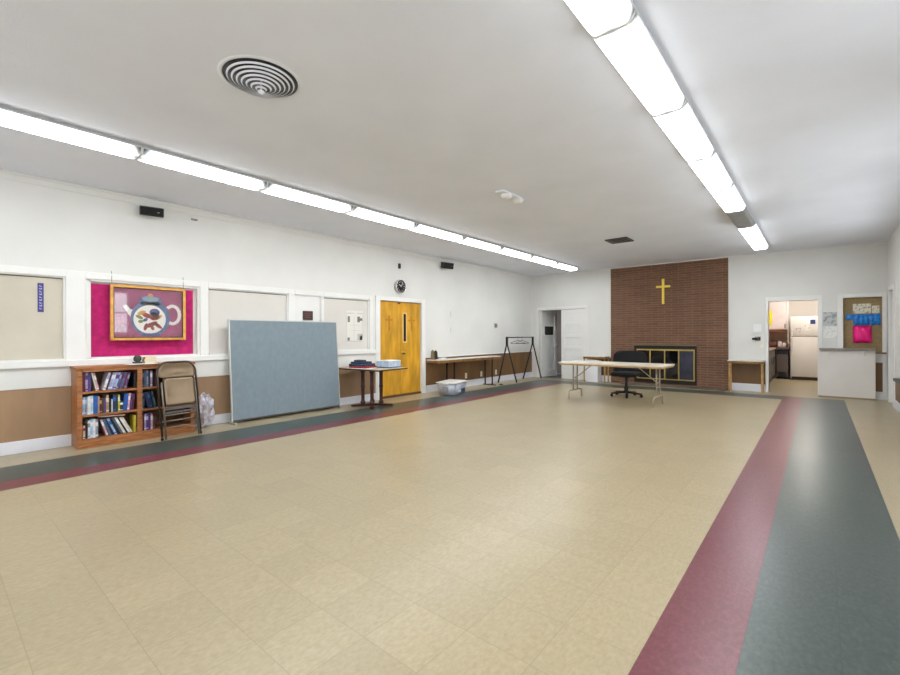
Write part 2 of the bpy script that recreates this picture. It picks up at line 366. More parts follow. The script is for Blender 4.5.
lf2 = panel_leaf('door_leaf', d, Matrix.Translation((-6.475, YF+.07, 0)) @ Matrix.Rotation(ang, 4, 'Z'), .715, 2.01, TRIM, (.16, .52, -.058, -.03, 1.28, 1.54))
k = MB(Matrix.Translation((-6.475, YF+.07, 0)) @ Matrix.Rotation(ang, 4, 'Z')); k.cyl((.66, -.05, .95), (.66, -.09, .95), .012); k.ball((.66, -.10, .95), .028)
k.build('door_knob', CHROME, lf2)
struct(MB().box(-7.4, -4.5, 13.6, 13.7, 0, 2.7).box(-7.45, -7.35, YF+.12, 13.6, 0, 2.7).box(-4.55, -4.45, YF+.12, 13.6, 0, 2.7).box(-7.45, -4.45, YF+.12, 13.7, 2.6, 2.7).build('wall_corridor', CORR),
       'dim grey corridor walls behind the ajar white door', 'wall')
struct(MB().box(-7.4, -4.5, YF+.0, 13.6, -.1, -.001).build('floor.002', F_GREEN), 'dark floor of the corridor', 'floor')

# kitchen doorway and serving window casings
mb = MB()
mb.box(KD[0]-.055, KD[0], y0, YF+.12, 0, 2.095, bev=.004); mb.box(KD[1], KD[1]+.075, y0, YF+.12, 0, 2.095, bev=.004); mb.box(KD[0], KD[1], y0, YF+.12, 2.0, 2.095, bev=.004)
struct(mb.build('trim_11', TRIM), 'white casing of the kitchen doorway', 'trim')
mb = MB()
mb.box(BU[0]-.09, BU[0], y0, y1, .92, 2.09, bev=.004); mb.box(BU[1], BU[1]+.06, y0, y1, 0, 2.09, bev=.004); mb.box(BU[0], BU[1], y0, y1, 2.01, 2.09, bev=.004)
mb.box(BU[0]-.09, BU[1], y0, y1, .72, .90, bev=.004)
struct(mb.build('trim_12', TRIM), 'white casing of the boarded serving window', 'trim')
w = struct(MB().box(BU[0], BU[1], YF+.05, YF+.07, .925, 2.01).build('window_6', mat('tan_corkboard', (150, 128, 88), .75, var=.1, vscale=25)), 'tan boarded serving window at the far right', 'window')
MB().box(BU[0]-.02, BU[1]+.05, YF-.09, YF+.05, .895, .925, bev=.004).build('window_sill', mat('grey_sill', (128, 108, 90), .4), w)
struct(MB().box(.80, .976, YF-.012, YF, .155, .72).build('trim_13', BROWN2), 'brown wainscot strip right of the white counter', 'wainscot')
struct(MB().box(.80, XR, YF-.024, YF, 0, .155, bev=.004).build('baseboard_far', TRIM), 'white baseboard right of the white counter', 'baseboard')
for i, (a, b) in enumerate(((-4.935, -4.306), (-1.598, -.90))):
    struct(MB().box(a, b, YF-.012, YF, .17, .66).build('trim_%d' % (14+i), BROWN2), 'brown wainscot %s the brick chimney breast' % ('left of' if i == 0 else 'right of'), 'wainscot')
    struct(MB().box(a, b, YF-.024, YF, 0, .17, bev=.004).build('baseboard_far.00%d' % (i+1), BASEW), 'white baseboard %s the brick chimney breast' % ('left of' if i == 0 else 'right of'), 'baseboard')
# right wall with daylight windows beside and behind the camera
RW = [(-2.15, -.75), (.05, 1.45), (2.25, 3.65), (5.1, 6.5), (7.0, 8.4), (8.75, 10.05)]  # last window is added to light the far end of the room
BW = [(-6.0, -4.5), (-3.9, -2.4), (-1.8, -.3)]  # unseen windows added to light the far wall
RD = (10.98, 11.62); WZ = 1.35
mb = MB(); wall_x(mb, XR, XR+.15, YB-.15, YF+.12, 0, H, [(a, b, WZ, 2.5) for a, b in RW]+[(RD[0], RD[1], 0, 2.08)])
struct(mb.build('wall_right', WALL), 'right wall with windows beside the camera', 'wall')
for i, (a, b) in enumerate(RW):
    w = struct(MB().box(XR+.07, XR+.076, a, b, WZ, 2.5).build('window_%d' % (7+i), PANE), 'unseen daylight window in the right wall', 'window')
    f = MB()
    for u in (a, (a+b)/2-.02, b-.04): f.box(XR+.05, XR+.10, u, u+.04, WZ, 2.5)
    for z in (WZ, 1.9, 2.46): f.box(XR+.05, XR+.10, a, b, z, z+.04)
    f.build('window_frame', TRIM, w)
    MB().box(XR-.06, XR+.05, a-.05, b+.05, WZ-.035, WZ-.002, bev=.004).build('window_sill', TRIM, w)
mb = MB(); mb.box(XR-.02, XR, RD[0]-.10, RD[0], 0, 2.17, bev=.004); mb.box(XR-.02, XR, RD[1], RD[1]+.10, 0, 2.17, bev=.004); mb.box(XR-.02, XR, RD[0], RD[1], 2.08, 2.17, bev=.004)
struct(mb.build('trim_16', TRIM), 'white casing of the door in the right wall', 'trim')
dr = struct(MB().box(XR+.06, XR+.10, RD[0], RD[1], .01, 2.08).build('door_3', TRIM), 'white door in the right wall near the far corner', 'door')
struct(MB().box(XR-.012, XR, YB, 10.74, .15, .50).build('trim_17', BROWN2), 'brown wainscot of the right wall', 'wainscot')
struct(MB().box(XR-.024, XR, YB, 10.78, 0, .15, bev=.004).build('baseboard_right', BASEW), 'white baseboard of the right wall', 'baseboard')
tag(MB().box(XR-.075, XR-.001, 7.6, 10.38, .50, .545, bev=.005).build('ledge', BLACK), 'black ledge on the right wall, cut by the photo edge', 'ledge')
# back wall, ceiling, floors
mb = MB(); wall_y(mb, YB-.15, YB, XL, XR, 0, H, [(a, b, WZ, 2.5) for a, b in BW])
struct(mb.build('wall_back', WALL), 'wall behind the camera with windows added for light', 'wall')
for i, (a, b) in enumerate(BW):
    w = struct(MB().box(a, b, YB-.076, YB-.07, WZ, 2.5).build('window_%d' % (13+i), PANE), 'unseen window added behind the camera for daylight', 'window')
    f = MB()
    for u in (a, (a+b)/2-.02, b-.04): f.box(u, u+.04, YB-.10, YB-.05, WZ, 2.5)
    for z in (WZ, 1.9, 2.46): f.box(a, b, YB-.10, YB-.05, z, z+.04)
    f.build('window_frame', TRIM, w)
    MB().box(a-.05, b+.05, YB-.05, YB+.06, WZ-.035, WZ-.002, bev=.004).build('window_sill', TRIM, w)
struct(MB().box(XL-.15, XR+.15, YB-.15, YF+.12, H, H+.1).build('ceiling', CEIL), 'white ceiling with two rows of lights', 'ceiling')
mb = MB(); S0 = -.553
xs = [XL-.15, S0-18*T, S0-16*T, S0-15*T, S0, S0+T, .385, XR+.15]; ys = [YB-.15, 1.2+31*T, 1.2+33*T, YF+.12]
for i in range(7):
    for j in range(3):
        k = 0
        if i in (1, 5): k = 1
        elif i in (2, 4): k = 2
        if j == 1 and 1 <= i <= 5: k = 1 if i != 4 else 2
        if j == 2: k = 0
        mb.box(xs[i], xs[i+1], ys[j], ys[j+1], -.1, 0, k)
fl = struct(mb.build('floor', [F_CREAM, F_GREEN, F_RED], local=True), 'cream vinyl tile floor with green and red border bands', 'floor')
# kitchen shell
KX0, KX1, KY1 = -1.55, 1.2, 16.7
KW = mat('kitchen_wall', (230, 224, 216), .7); PEACH = mat('peach_backsplash', (232, 190, 164), .5, var=.1, vscale=6)
struct(MB().box(KX0-.1, KX1+.1, KY1, KY1+.1, 0, 2.5).build('wall_kitchen_back', KW), 'pale kitchen back wall seen through the doorway', 'wall')
struct(MB().box(KX0-.1, KX0, YF+.12, KY1, 0, 2.5).build('wall_kitchen_left', KW), 'pale kitchen wall behind the grey cabinets', 'wall')
struct(MB().box(KX1, KX1+.1, YF+.12, KY1, 0, 2.5).build('wall_kitchen_right', KW), 'pale kitchen wall right of the refrigerator', 'wall')
struct(MB().box(KX0-.1, KX1+.1, YF+.12, KY1+.1, 2.5, 2.6).build('ceiling.001', KW), 'kitchen ceiling', 'ceiling')
struct(MB().box(KX0-.1, KX1+.1, YF+.12, KY1+.1, -.1, 0).build('floor.001', F_CREAM), 'cream tile floor of the kitchen', 'floor')

# ------------------------------------------------------------------ ceiling
def fixture(label, M, lit=True, k=1):
    t = thing('ceiling_light', label, 'ceiling light', M=M, group='fluorescent ceiling lights in two rows')
    MB().box(-.105, .105, -.596*k, .596*k, -.03, 0, bev=.003).box(-.134, .134, -.596*k, .596*k, -.036, -.026).build('housing', mat('light_housing', (205, 205, 203), .5), t, True)
    q = MB(); pr = [(-.128, -.036), (-.128, -.047), (-.105, -.083), (-.085, -.092), (.085, -.092), (.105, -.083), (.128, -.047), (.128, -.036)]
    Q = Matrix(((1, 0, 0, 0), (0, 0, 1, 0), (0, 1, 0, 0), (0, 0, 0, 1)))
    q.prism(pr, -.588*k, .588*k, Q); q.build('lens', LENS if lit else mat('unlit_lens', (150, 150, 148), .6, var=.08, vscale=12), t, True)
    for s in (-1, 1):
        e = MB(); a, b = sorted((s*.588*k, s*.5972*k)); pe = [(x*1.008, z*1.008+.0002) for x, z in pr]
        e.prism(pe, a, b, Q); e.build('end_cap', mat('cap_grey', (222, 222, 218), .6), t, True)
    return t
for row, cx, j0, pitch, n in (('left', -4.985, -1.12, 1.225, 10), ('right', -.89, -1.095, 1.195, 10)):
    for k in range(n):
        far = n-1-k
        lab = 'unlit grey light in the right ceiling row, third from the far wall' if (row == 'right' and k == 7) else \
              'lit fluorescent wrap light in the %s ceiling row, %s from the far wall' % (row, 'nearest' if far == 0 else ORD[far])
        fixture(lab.replace('nearest from', 'nearest to'), Matrix.Translation((cx, j0+pitch*(k+.5), H)), not (row == 'right' and k == 7), pitch/1.195)
# round stepped diffuser
t = thing('air_diffuser', 'round white ceiling diffuser of concentric rings with dark gaps', 'air vent', (-2.995, 1.53, H))
pr = [(.272, 0), (.268, -.003), (.258, -.005), (.246, -.005), (.242, 0)]
MB().lathe(pr, 64).build('rim', CEIL, t, True)
MB().lathe([(.0, -.003), (.244, -.003), (.244, -.0005), (0, -.0005)], 48).build('throat', BLACK, t, True)
for k in range(7):
    r = .218-k*.0305; z = -.010-k*.0095
    MB().lathe([(r+.004, z-.001), (r-.004, z-.012), (r-.007, z-.010), (r+.001, z+.001), (r+.004, z-.001)], 48).build('ring', CEIL, t, True)
MB().lathe([(.0, -.105), (.012, -.103), (.022, -.092), (.024, -.085), (0, -.085)], 24).cyl((0, 0, -.09), (0, 0, -.003), .006).build('hub', CEIL, t, True)
# square vent
t = thing('square_vent', 'dark grey square ceiling vent near the brick chimney breast', 'air vent', (-2.9, 8.5, H))
VG = mat('vent_grey', (92, 90, 86), .6)
for k in range(3):
    a, b, z = .20-k*.06, .165-k*.06, -.012-k*.012
    m = MB()
    for s in (-1, 1): m.box(-a, a, s*b if s > 0 else -a, a if s > 0 else -b, z-.008, z); m.box(s*b if s > 0 else -a, a if s > 0 else -b, -b, b, z-.008, z)
    m.build('louver', VG, t, True)
MB().box(-.205, .205, -.205, .205, -.012, 0).build('pan', mat('vent_dark', (44, 43, 41), .7), t, True)
MB().box(-.03, .03, -.03, .03, -.05, -.012).build('damper', VG, t, True)
# twin smoke fixture
t = thing('ceiling_sensor', 'small white twin sensor on the ceiling between the light rows', 'sensor', (-3.03, 4.86, H))
MB().box(-.06, .06, -.27, .27, -.022, 0, bev=.006).build('plate', CEIL, t, True)
for y in (-.10, .17): MB().lathe([(.075, -.02), (.075, -.04), (.055, -.062), (.02, -.07), (0, -.07)], 24, M=Matrix.Translation((0, y, 0))).build('dome', TRIM, t, True)

# ------------------------------------------------------------------ left wall fittings
def speaker(y0, y1, z0, z1, dep, label, yaw):
    cy, cz = (y0+y1)/2, (z0+z1)/2; w, h = y1-y0, z1-z0
    M = Matrix.Translation((XL+.06, cy, cz)) @ Matrix.Rotation(yaw, 4, 'Z') @ Matrix.Rotation(math.radians(12), 4, 'Y')
    t = thing('speaker', label, 'speaker', M=M, group='black speakers high on the left wall')
    MB().box(-.005, dep, -w/2, w/2, -h/2, h/2, bev=.008).build('cabinet', BLACK, t, True)
    MB().box(dep, dep+.006, -w/2+.012, w/2-.012, -h/2+.012, h/2-.012, bev=.002).build('grille', mat('speaker_grille', (18, 18, 19), .85, bump=.3, bscale=400), t, True)
    MB().box(dep+.006, dep+.008, w*.22, w*.32, -.010, .0).build('badge', GREYM, t, True)
    MB().box(-.058, -.004, -.03, .03, -.03, .03, bev=.004).build('bracket', BLACKM, t, True)
speaker(1.80, 2.06, 2.85, 2.965, .11, 'black wall speaker at far left above the pink cloth', math.radians(-14))
speaker(7.72, 8.0, 2.845, 2.985, .13, 'black wall speaker high on the wall right of the clock', math.radians(-14))
t = thing('clock', 'round silver-rimmed clock with black face above the golden door', 'clock', (XL, 6.405, 2.305))
R90 = Matrix.Rotation(PI/2, 4, 'Y')
MB(R90).lathe([(.10, 0), (.135, .005), (.145, .04), (.14, .075), (.128, .085), (.122, .078), (.122, .07)], 40).build('rim', CHROME, t, True)
MB(R90).lathe([(0, .07), (.123, .07), (.123, .0), (0, .0)], 40).build('face', BLACK, t, True)
m = MB()
for k in range(12):
    a = k*PI/6; MB().box(.0702, .0725, -.004, .004, .085, .108, M=Matrix.Rotation(a, 4, 'X')).build('hour_mark', TRIM, t, True)
MB().box(.0735, .076, -.005, .005, -.012, .06, M=Matrix.Rotation(1.0, 4, 'X')).build('hour_hand', TRIM, t, True)
MB().box(.0765, .079, -.004, .004, -.015, .09, M=Matrix.Rotation(-.6, 4, 'X')).build('minute_hand', TRIM, t, True)
t = thing('motion_sensor', 'tiny black sensor on the wall above the clock', 'sensor', (XL-.002, 6.42, 2.735))
MB().box(0, .03, -.035, .035, -.055, .055, bev=.01).build('body', BLACK, t, True); MB().ball((.03, 0, -.01), .022).build('eye', mat('sensor_eye', (70, 66, 60), .15), t, True)
tag(MB().box(XL+.010, XL+.03, 2.42, 2.50, 2.905, 2.93, bev=.004).build('hook', GREYM), 'small grey hook under the crown right of the left speaker', 'hook')
t = thing('thermostat', 'small grey thermostat on the white wall above the outlets', 'thermostat', (XL-.002, 10.01, 1.54))
MB().box(0, .012, -.07, .07, -.07, .07, bev=.004).build('plate', mat('thermo_plate', (198, 196, 190), .5), t, True); MB(R90).lathe([(0, .05), (.03, .05), (.05, .04), (.055, .012), (0, .012)], 24).build('dial', GREYM, t, True)
for i, y in enumerate((8.68, 9.33, 10.01)):
    t = thing('outlet', ['cream outlet on the brown wainscot nearest the storage bin', 'cream outlet on the wainscot, middle one of three', 'cream outlet on the wainscot nearest the garment rack'][i], 'outlet', (XL+.012, y, .275), group='outlets on the brown wainscot')
    MB().box(0, .006, -.042, .042, -.065, .065, bev=.003).build('plate', mat('outlet_cream', (238, 230, 208), .4), t, True)
    for z in (-.025, .025): MB().box(.006, .009, -.016, .016, z-.014, z+.014, bev=.003).build('socket', mat('socket_cream', (214, 204, 180), .4), t, True)
for i, z in enumerate((1.79, 1.41)):
    tag(MB().box(XL-.002, XL+.008, 8.10, 8.21, z-.06, z+.06, bev=.003).build('blank_plate', WALL), 'white blank plate on the wall right of the golden door, %s of two' % ('upper', 'lower')[i], 'plate', 'blank plates on the left wall')
# label, cloth, picture, plaque, drawing
t = thing('blue_label', 'upright blue label with white marks on the cream board', 'label', (XL-.035, .868, 1.728))
MB().box(0, .004, -.026, .026, -.17, .16).build('backing', mat('label_blue', (62, 60, 132), .5), t, True)
m = MB()
for k in range(9):
    z = .13-k*.032; m.box(.004, .005, -.010, .010, z-.010, z-.004); m.box(.004, .005, -.010, -.004, z-.004, z+.006); 
    if k % 2: m.box(.004, .005, .004, .010, z-.004, z+.008)
m.build('marks', mat('label_white', (190, 190, 216), .5), t, True)
tag(MB().box(XL-.055, XL-.045, 1.318, 2.462, 1.03, 1.925).build('pink_cloth', PINK), 'bright pink cloth filling the window behind the teapot picture', 'cloth')
t = thing('teapot_picture', 'gilt-framed picture of a blue and white teapot on pink cloth', 'picture', (XL+.02, 1.915, 1.228))
PW, PH = .845, .70; fw = .034
def bars(mb, w, h, f, x0, x1, bev): 
    mb.box(x0, x1, -w/2, -w/2+f, 0, h, bev=bev); mb.box(x0, x1, w/2-f, w/2, 0, h, bev=bev); mb.box(x0, x1, -w/2+f, w/2-f, 0, f, bev=bev); mb.box(x0, x1, -w/2+f, w/2-f, h-f, h, bev=bev)
m = MB(); bars(m, PW, PH, fw, 0, .03, .004); m.build('frame', GILT, t, True)
m = MB(); bars(m, PW-2*fw, PH-2*fw, .008, .004, .018, 0); m.M = Matrix(); fo = m.build('frame_liner', BLACKM, t, True); fo.location.z = fw
# print: flat teapot artwork, each colour a thin layer
PRI = [mat('print_mauve', (150, 62, 104), .6, var=.2, vscale=6), mat('print_blue', (84, 110, 150), .6, var=.2, vscale=20), mat('print_white', (226, 220, 214), .6),
       mat('print_rust', (158, 62, 52), .6, var=.3, vscale=30), mat('print_gold', (206, 150, 66), .6), mat('print_green', (112, 132, 74), .6), mat('print_indigo', (74, 72, 130), .6), mat('print_mid', (128, 150, 170), .6)]
m = MB(); K = Matrix(((0, 0, 1, 0), (1, 0, 0, 0), (0, 1, 0, 0), (0, 0, 0, 1)))      # local (x,y,z) -> (depth z->X, x->Y, y->Z)
m.box(.002, .006, -PW/2+fw, PW/2-fw, fw, PH-fw, 0)
def ell(cx, cy, rx, ry, mi, lay, n=36, a0=0, rot=0):
    ps = []
    for k in range(n):
        a = 2*PI*k/n; x, y = rx*math.cos(a), ry*math.sin(a)
        ps.append((cx+x*math.cos(rot)-y*math.sin(rot), cy+x*math.sin(rot)+y*math.cos(rot)))
    m.prism(ps, .006, .006+lay*.0004, K, mi)
CXp, CYp = .011, .285
arc = [(CXp+.255+.085*math.cos(a), CYp+.055+.12*math.sin(a)) for a in [math.radians(q) for q in range(-120, 150, 15)]]
for a, b in zip(arc, arc[1:]):
    dx, dy = b[0]-a[0], b[1]-a[1]; l = math.hypot(dx, dy); nx, ny = -dy/l*.021, dx/l*.021
    m.prism([(a[0]+nx, a[1]+ny), (a[0]-nx, a[1]-ny), (b[0]-nx, b[1]-ny), (b[0]+nx, b[1]+ny)], .006, .0066, K, 2)
m.prism([(CXp-.18, CYp-.03), (CXp-.24, CYp+.04), (CXp-.30, CYp+.15), (CXp-.262, CYp+.17), (CXp-.22, CYp+.11), (CXp-.15, CYp+.11)], .006, .0066, K, 2)
ell(CXp, CYp, .222, .235, 1, 2); ell(CXp, CYp+.225, .13, .07, 1, 2); ell(CXp, CYp+.255, .095, .036, 7, 3); ell(CXp, CYp+.30, .03, .025, 4, 3)
ell(CXp-.008, CYp-.012, .182, .185, 2, 4); ell(CXp, CYp-.215, .11, .022, 6, 4)
for (x, y, rx, ry, c, r) in ((-.09, .075, .05, .026, 4, .4), (-.115, .02, .045, .02, 5, -.5), (-.03, .04, .06, .03, 3, -.4), (.055, .085, .06, .05, 6, 0), (.055, .055, .038, .036, 4, 0), (.055, .02, .055, .04, 3, .2), (.11, .03, .035, .022, 4, .8), (-.10, -.035, .03, .022, 5, .2),
                         (.02, -.075, .075, .028, 3, .5), (.09, -.085, .065, .022, 3, -.7), (-.045, -.105, .022, .05, 3, -.3), (.03, -.12, .02, .03, 3, .4), (-.05, -.015, .03, .02, 6, .6)):
    ell(CXp-.01+x, CYp-.005+y, rx, ry, c, 5, 16, rot=r)
m.build('print', PRI, t, True)
MB().box(.012, .014, -PW/2+fw, PW/2-fw, fw, PH-fw).build('glass', PICGLASS, t, True)
for y in (-.402, .402): MB().cyl((.006, y, PH-.01), (-.010, y*.998, .865), .0035, n=6).build('hanging_wire', GREYM, t, True)
t = thing('plaque', 'small dark brown square plaque on the narrow white panel', 'plaque', (XL-.012, 4.265, 1.628))
MB().box(0, .02, -.095, .095, -.078, .078, bev=.004).build('board', mat('plaque_brown', (70, 36, 32), .4, var=.2, vscale=20), t, True)
m = MB()
for z in (-.035, 0, .035): m.box(.02, .022, -.06, .06, z-.006, z+.006)
m.build('plate_lines', mat('plaque_line', (104, 66, 56), .4), t, True)
t = thing('pencil_drawing', 'large white paper with faint grey drawings beside the golden door', 'drawing', (XL-.035, 5.29, 1.455))
MB().box(0, .003, -.20, .20, -.30, .30).build('sheet', mat('sketch_paper', (227, 224, 216), .6), t, True)
m = MB(); GR = mat('pencil_grey', (120, 118, 114), .8); GR2 = mat('pencil_light', (196, 194, 188), .8)
for y0, y1, z0, z1, k in ((-.165, -.115, .08, .19, 0), (.06, .12, .08, .19, 0), (.12, .18, .11, .16, 0), (-.17, -.12, -.27, -.21, 0), (.06, .18, -.26, -.14, 1), (.12, .18, -.26, -.18, 0), (-.17, -.02, .24, .255, 1), (.05, .18, .24, .255, 1),
                          (-.19, -.184, -.27, .26, 1), (.184, .19, -.27, .26, 1), (-.02, -.014, -.2, .2, 1), (-.19, .19, -.285, -.279, 0), (-.1, .1, .02, .026, 1), (-.1, .12, -.08, -.075, 1)):
    m.box(.003, .0036, y0, y1, z0, z1, k)
m.build('sketch', [GR, GR2], t, True)

# ------------------------------------------------------------------ bookcase and books
BX0, BX1 = XL+.03, -6.42
t = thing('bookcase', 'low oak bookcase full of books against the left wall', 'bookcase', (-6.57, 1.73, 0))
BY0, BY1 = 1.122, 2.335
for a, b in ((BY0, BY0+.03), (BY1-.03, BY1), (1.704, 1.734)): MB().box(BX0, BX1-.002, a, b, 0, .905, bev=.002).build('side_panel', OAK, t)
for a, b in ((BY0-.002, BY0+.045), (BY1-.045, BY1+.002), (1.695, 1.747)): MB().box(BX1-.004, BX1+.014, a, b, 0, .90, bev=.003).build('stile', OAK, t)
MB().box(BX0-.005, BX1+.022, BY0-.012, BY1+.012, .905, .935, bev=.004).build('top', OAK, t)
MB().box(BX1-.004, BX1+.0135, BY0+.045, BY1-.045, .872, .905, bev=.002).build('top_rail', OAK, t)
MB().box(BX1-.004, BX1+.0135, BY0+.045, BY1-.045, 0, .105, bev=.003).build('base_rail', OAK, t)
MB().box(BX0, BX0+.008, BY0+.03, BY1-.03, .05, .905).build('back_panel', OAKD, t)
for a, b in ((BY0+.03, 1.704), (1.734, BY1-.03)):
    for z in (.105, .379, .645):
        MB().box(BX0+.008, BX1-.004, a, b, z-.022, z).build('shelf', OAK, t)
BC = dict(black=(26, 24, 30), maroon=(96, 26, 46), lilac=(176, 160, 196), purple=(84, 62, 128), cream=(222, 212, 190), white=(228, 226, 226), lightblue=(158, 190, 226), blue=(44, 92, 176), navy=(38, 50, 84), teal=(52, 110, 116),
          tan=(178, 148, 108), green=(30, 66, 48), yellow=(206, 190, 60), pink=(212, 160, 172), grey=(146, 150, 160), slate=(84, 104, 130), red=(160, 40, 50), cyan=(170, 214, 220), brown=(84, 56, 44))
PAGES = mat('book_pages', (224, 214, 192), .8)
def book(y, z, th, hh, dep, c, lean, label, group, band=None, front=BX1-.03):
    """upright book on a shelf. y: its low bottom edge; lean: + top towards +Y, - towards -Y (radians)"""
    name = 'cover_'+c; cm = mat(name, BC[c], .5, var=.1, vscale=20)
    bm_ = mat('cover_'+band, BC[band], .5, var=.1, vscale=20) if band else cm
    s = 1 if lean >= 0 else -1; a = abs(lean)
    m = MB()
    # local: y from -th..0 (for + lean), z up; x: front spine at 0, back -dep
    cv = .0028
    m.box(-dep, -.004, -th, -th+cv, 0, hh, 0); m.box(-dep, -.004, -cv, 0, 0, hh, 0)          # boards
    m.box(-.005, 0, -th, 0, 0, hh, 0, bev=.0012)                                             # spine
    m.box(-dep+.006, -.005, -th+cv, -cv, .004, hh-.005, 1)                                   # pages
    if band: m.box(-.003, .0006, -th-.0003, .0003, hh*.62, hh*.84, 2); m.box(-.003, .0006, -th-.0003, .0003, hh*.08, hh*.15, 2)
    o = m.build('book', [cm, PAGES, bm_], None, True)
    S = Matrix.Diagonal((1, s, 1, 1))
    if s < 0:
        o.data.transform(Matrix.Diagonal((1, -1, 1, 1))); o.data.flip_normals()
    o.matrix_basis = Matrix.Translation((front, y, z+.0008)) @ Matrix.Rotation(-s*a, 4, 'X')
    return tag(o, label, 'book', group)
def row(ylo, z, items, where, group):
    """items: (colour, thickness, height, lean degrees, band)"""
    y = ylo; prev = 0
    n = len(items)
    for i, it in enumerate(items):
        c, th, hh, ln = it[:4]; band = it[4] if len(it) > 4 else None
        a = math.radians(ln); foot = th/math.cos(a)
        if ln >= 0:
            if prev < 0: y += .002
            yy = y+th*math.cos(a) if i == 0 or prev <= 0 else y+foot
            low = yy
            adv = yy
        else:
            if prev >= 0:                    # first one leaning back rests its top on the book to its left
                y += hh*math.sin(-a)
            low = y; adv = y+foot
        st = 'leaning right' if ln > 0 else ('leaning left' if ln < 0 else 'upright')
        lab = '%s book from left, %s, %s spine, %s' % (ORD[i], where, c+((' and '+band) if band else ''), st)
        if i == n-1 and False: pass
        book(low+.0008, z, th-.0012, hh, .17+.03*random.random(), c, a, lab, group, band)
        y = adv+.0004; prev = ln
    return y
W0 = BY0+.047
e1 = row(W0, .645, [('maroon', .032, .215, 0), ('lilac', .022, .222, 0, 'purple'), ('purple', .03, .218, 0), ('cream', .016, .212, -12), ('pink', .018, .214, -12, 'white')], "top shelf of the wide bay", 'books on the top shelf')
y = 1.36
TOPR = [('white', .026, .212, 15, 'lilac'), ('navy', .018, .21, 15), ('lilac', .018, .21, 15, 'white'), ('lightblue', .019, .212, 15, 'white'), ('lilac', .018, .212, 15, 'purple'), ('lightblue', .018, .21, 15, 'purple'), ('slate', .018, .208, 15, 'lilac'), ('purple', .02, .206, 15, 'maroon'), ('slate', .02, .204, 15, 'purple'), ('maroon', .02, .2, 15), ('purple', .018, .2, 15, 'grey')]
for i, it in enumerate(TOPR):
    c, th, hh, ln, *bd = it; a = math.radians(ln); y += th/math.cos(a)+.0006
    book(y, .645, th-.001, hh, .18+.02*random.random(), c, a, "%s book from left, top shelf of the wide bay, %s spine, leaning right" % (ORD[i+5], c+((' and '+bd[0]) if bd else '')), 'books on the top shelf', bd[0] if bd else None)
book(1.6895, .645, .02, .19, .18, 'black', 0, "dark upright book at the right end of the wide bay's top shelf", 'books on the top shelf')
row(W0+.004, .379, [('lightblue', .026, .205, 0, 'white'), ('grey', .02, .20, 0, 'lightblue'), ('white', .03, .21, 0), ('cyan', .022, .215, 0, 'white'), ('blue', .042, .21, 0), ('tan', .016, .20, 0), ('maroon', .02, .18, 0, 'tan'), ('brown', .022, .175, 0), ('purple', .018, .17, 0), ('tan', .026, .205, 0, 'cream'),
                    ('black', .024, .16, 0), ('white', .014, .15, 0), ('navy', .03, .205, 0, 'blue'), ('green', .02, .2, 0), ('yellow', .018, .2, 0, 'white'), ('green', .03, .12, 0, 'white')], "middle shelf of the wide bay", 'books on the middle shelf')
y = 1.598
for i, (c, th, hh, bd) in enumerate((('blue', .042, .2, None), ('pink', .022, .205, 'white'), ('purple', .022, .2, 'maroon'), ('maroon', .02, .195, 'purple'))):
    a = math.radians(5); y += th/math.cos(a)+.0006 if i else 0
    book(y, .379, th-.001, hh, .18, c, a, "%s of four right-leaning books, middle shelf of the wide bay, %s spine" % (['first', 'second', 'third', 'last'][i], c), 'books on the middle shelf', bd)
row(W0+.008, .105, [('cream', .022, .15, 0, 'red'), ('black', .022, .17, 0), ('white', .022, .205, 0, 'grey'), ('lightblue', .024, .215, 0, 'white'), ('white', .024, .215, 0), ('grey', .024, .208, 0, 'white')], "bottom shelf of the wide bay", 'books on the bottom shelf')
y = 1.378
FAN = (('pink', .020, .205, 18, 'white'), ('slate', .022, .205, 20, 'teal'), ('navy', .020, .215, 22, None), ('lightblue', .022, .215, 22, 'blue'), ('black', .026, .22, 24, None), ('slate', .020, .22, 25, None), ('cream', .023, .222, 25, 'white'), ('black', .015, .215, 26, None), ('white', .020, .215, 26, None), ('cream', .020, .21, 26, None))
for i, (c, th, hh, ln, bd) in enumerate(FAN):
    a = math.radians(ln)
    if i == 0: y = 1.334+hh*math.sin(a)+.002
    book(y, .105, th-.001, hh, .18, c, -a, "%s of the left-leaning books on the bottom bookcase shelf, %s spine" % (ORD[i], c+((' and '+bd) if bd else '')), 'books on the bottom shelf', bd)
    nx = FAN[min(i+1, 9)][3]
    y += th/math.cos(a)+.0006+.21*(math.sin(math.radians(nx))-math.sin(a))
book(1.692, .105, .026, .205, .17, 'yellow', 0, "yellow book at the right end of the bookcase's bottom shelf, wide bay", 'books on the bottom shelf')
W1 = 1.752
row(W1, .645, [('navy', .026, .205, 0, 'slate'), ('slate', .024, .21, 0), ('grey', .018, .21, 0, 'slate'), ('navy', .02, .205, 0), ('lilac', .022, .2, 0, 'white'), ('black', .028, .2, 0), ('maroon', .028, .2, 0), ('black', .024, .2, 0)], "top shelf of the narrow bay", 'books in the right bay')
row(W1, .379, [('slate', .026, .19, 0, 'navy'), ('navy', .026, .2, -10), ('navy', .024, .205, -10, 'blue'), ('black', .022, .205, -10), ('teal', .022, .205, -10, 'navy')], "middle shelf of the narrow bay", 'books in the right bay')
row(W1, .105, [('maroon', .024, .2, 0), ('lilac', .02, .205, 0, 'white'), ('purple', .022, .205, 0, 'lilac'), ('purple', .026, .195, 0), ('pink', .02, .2, 0, 'white'), ('brown', .026, .17, 0)], "bottom shelf of the narrow bay", 'books in the right bay')
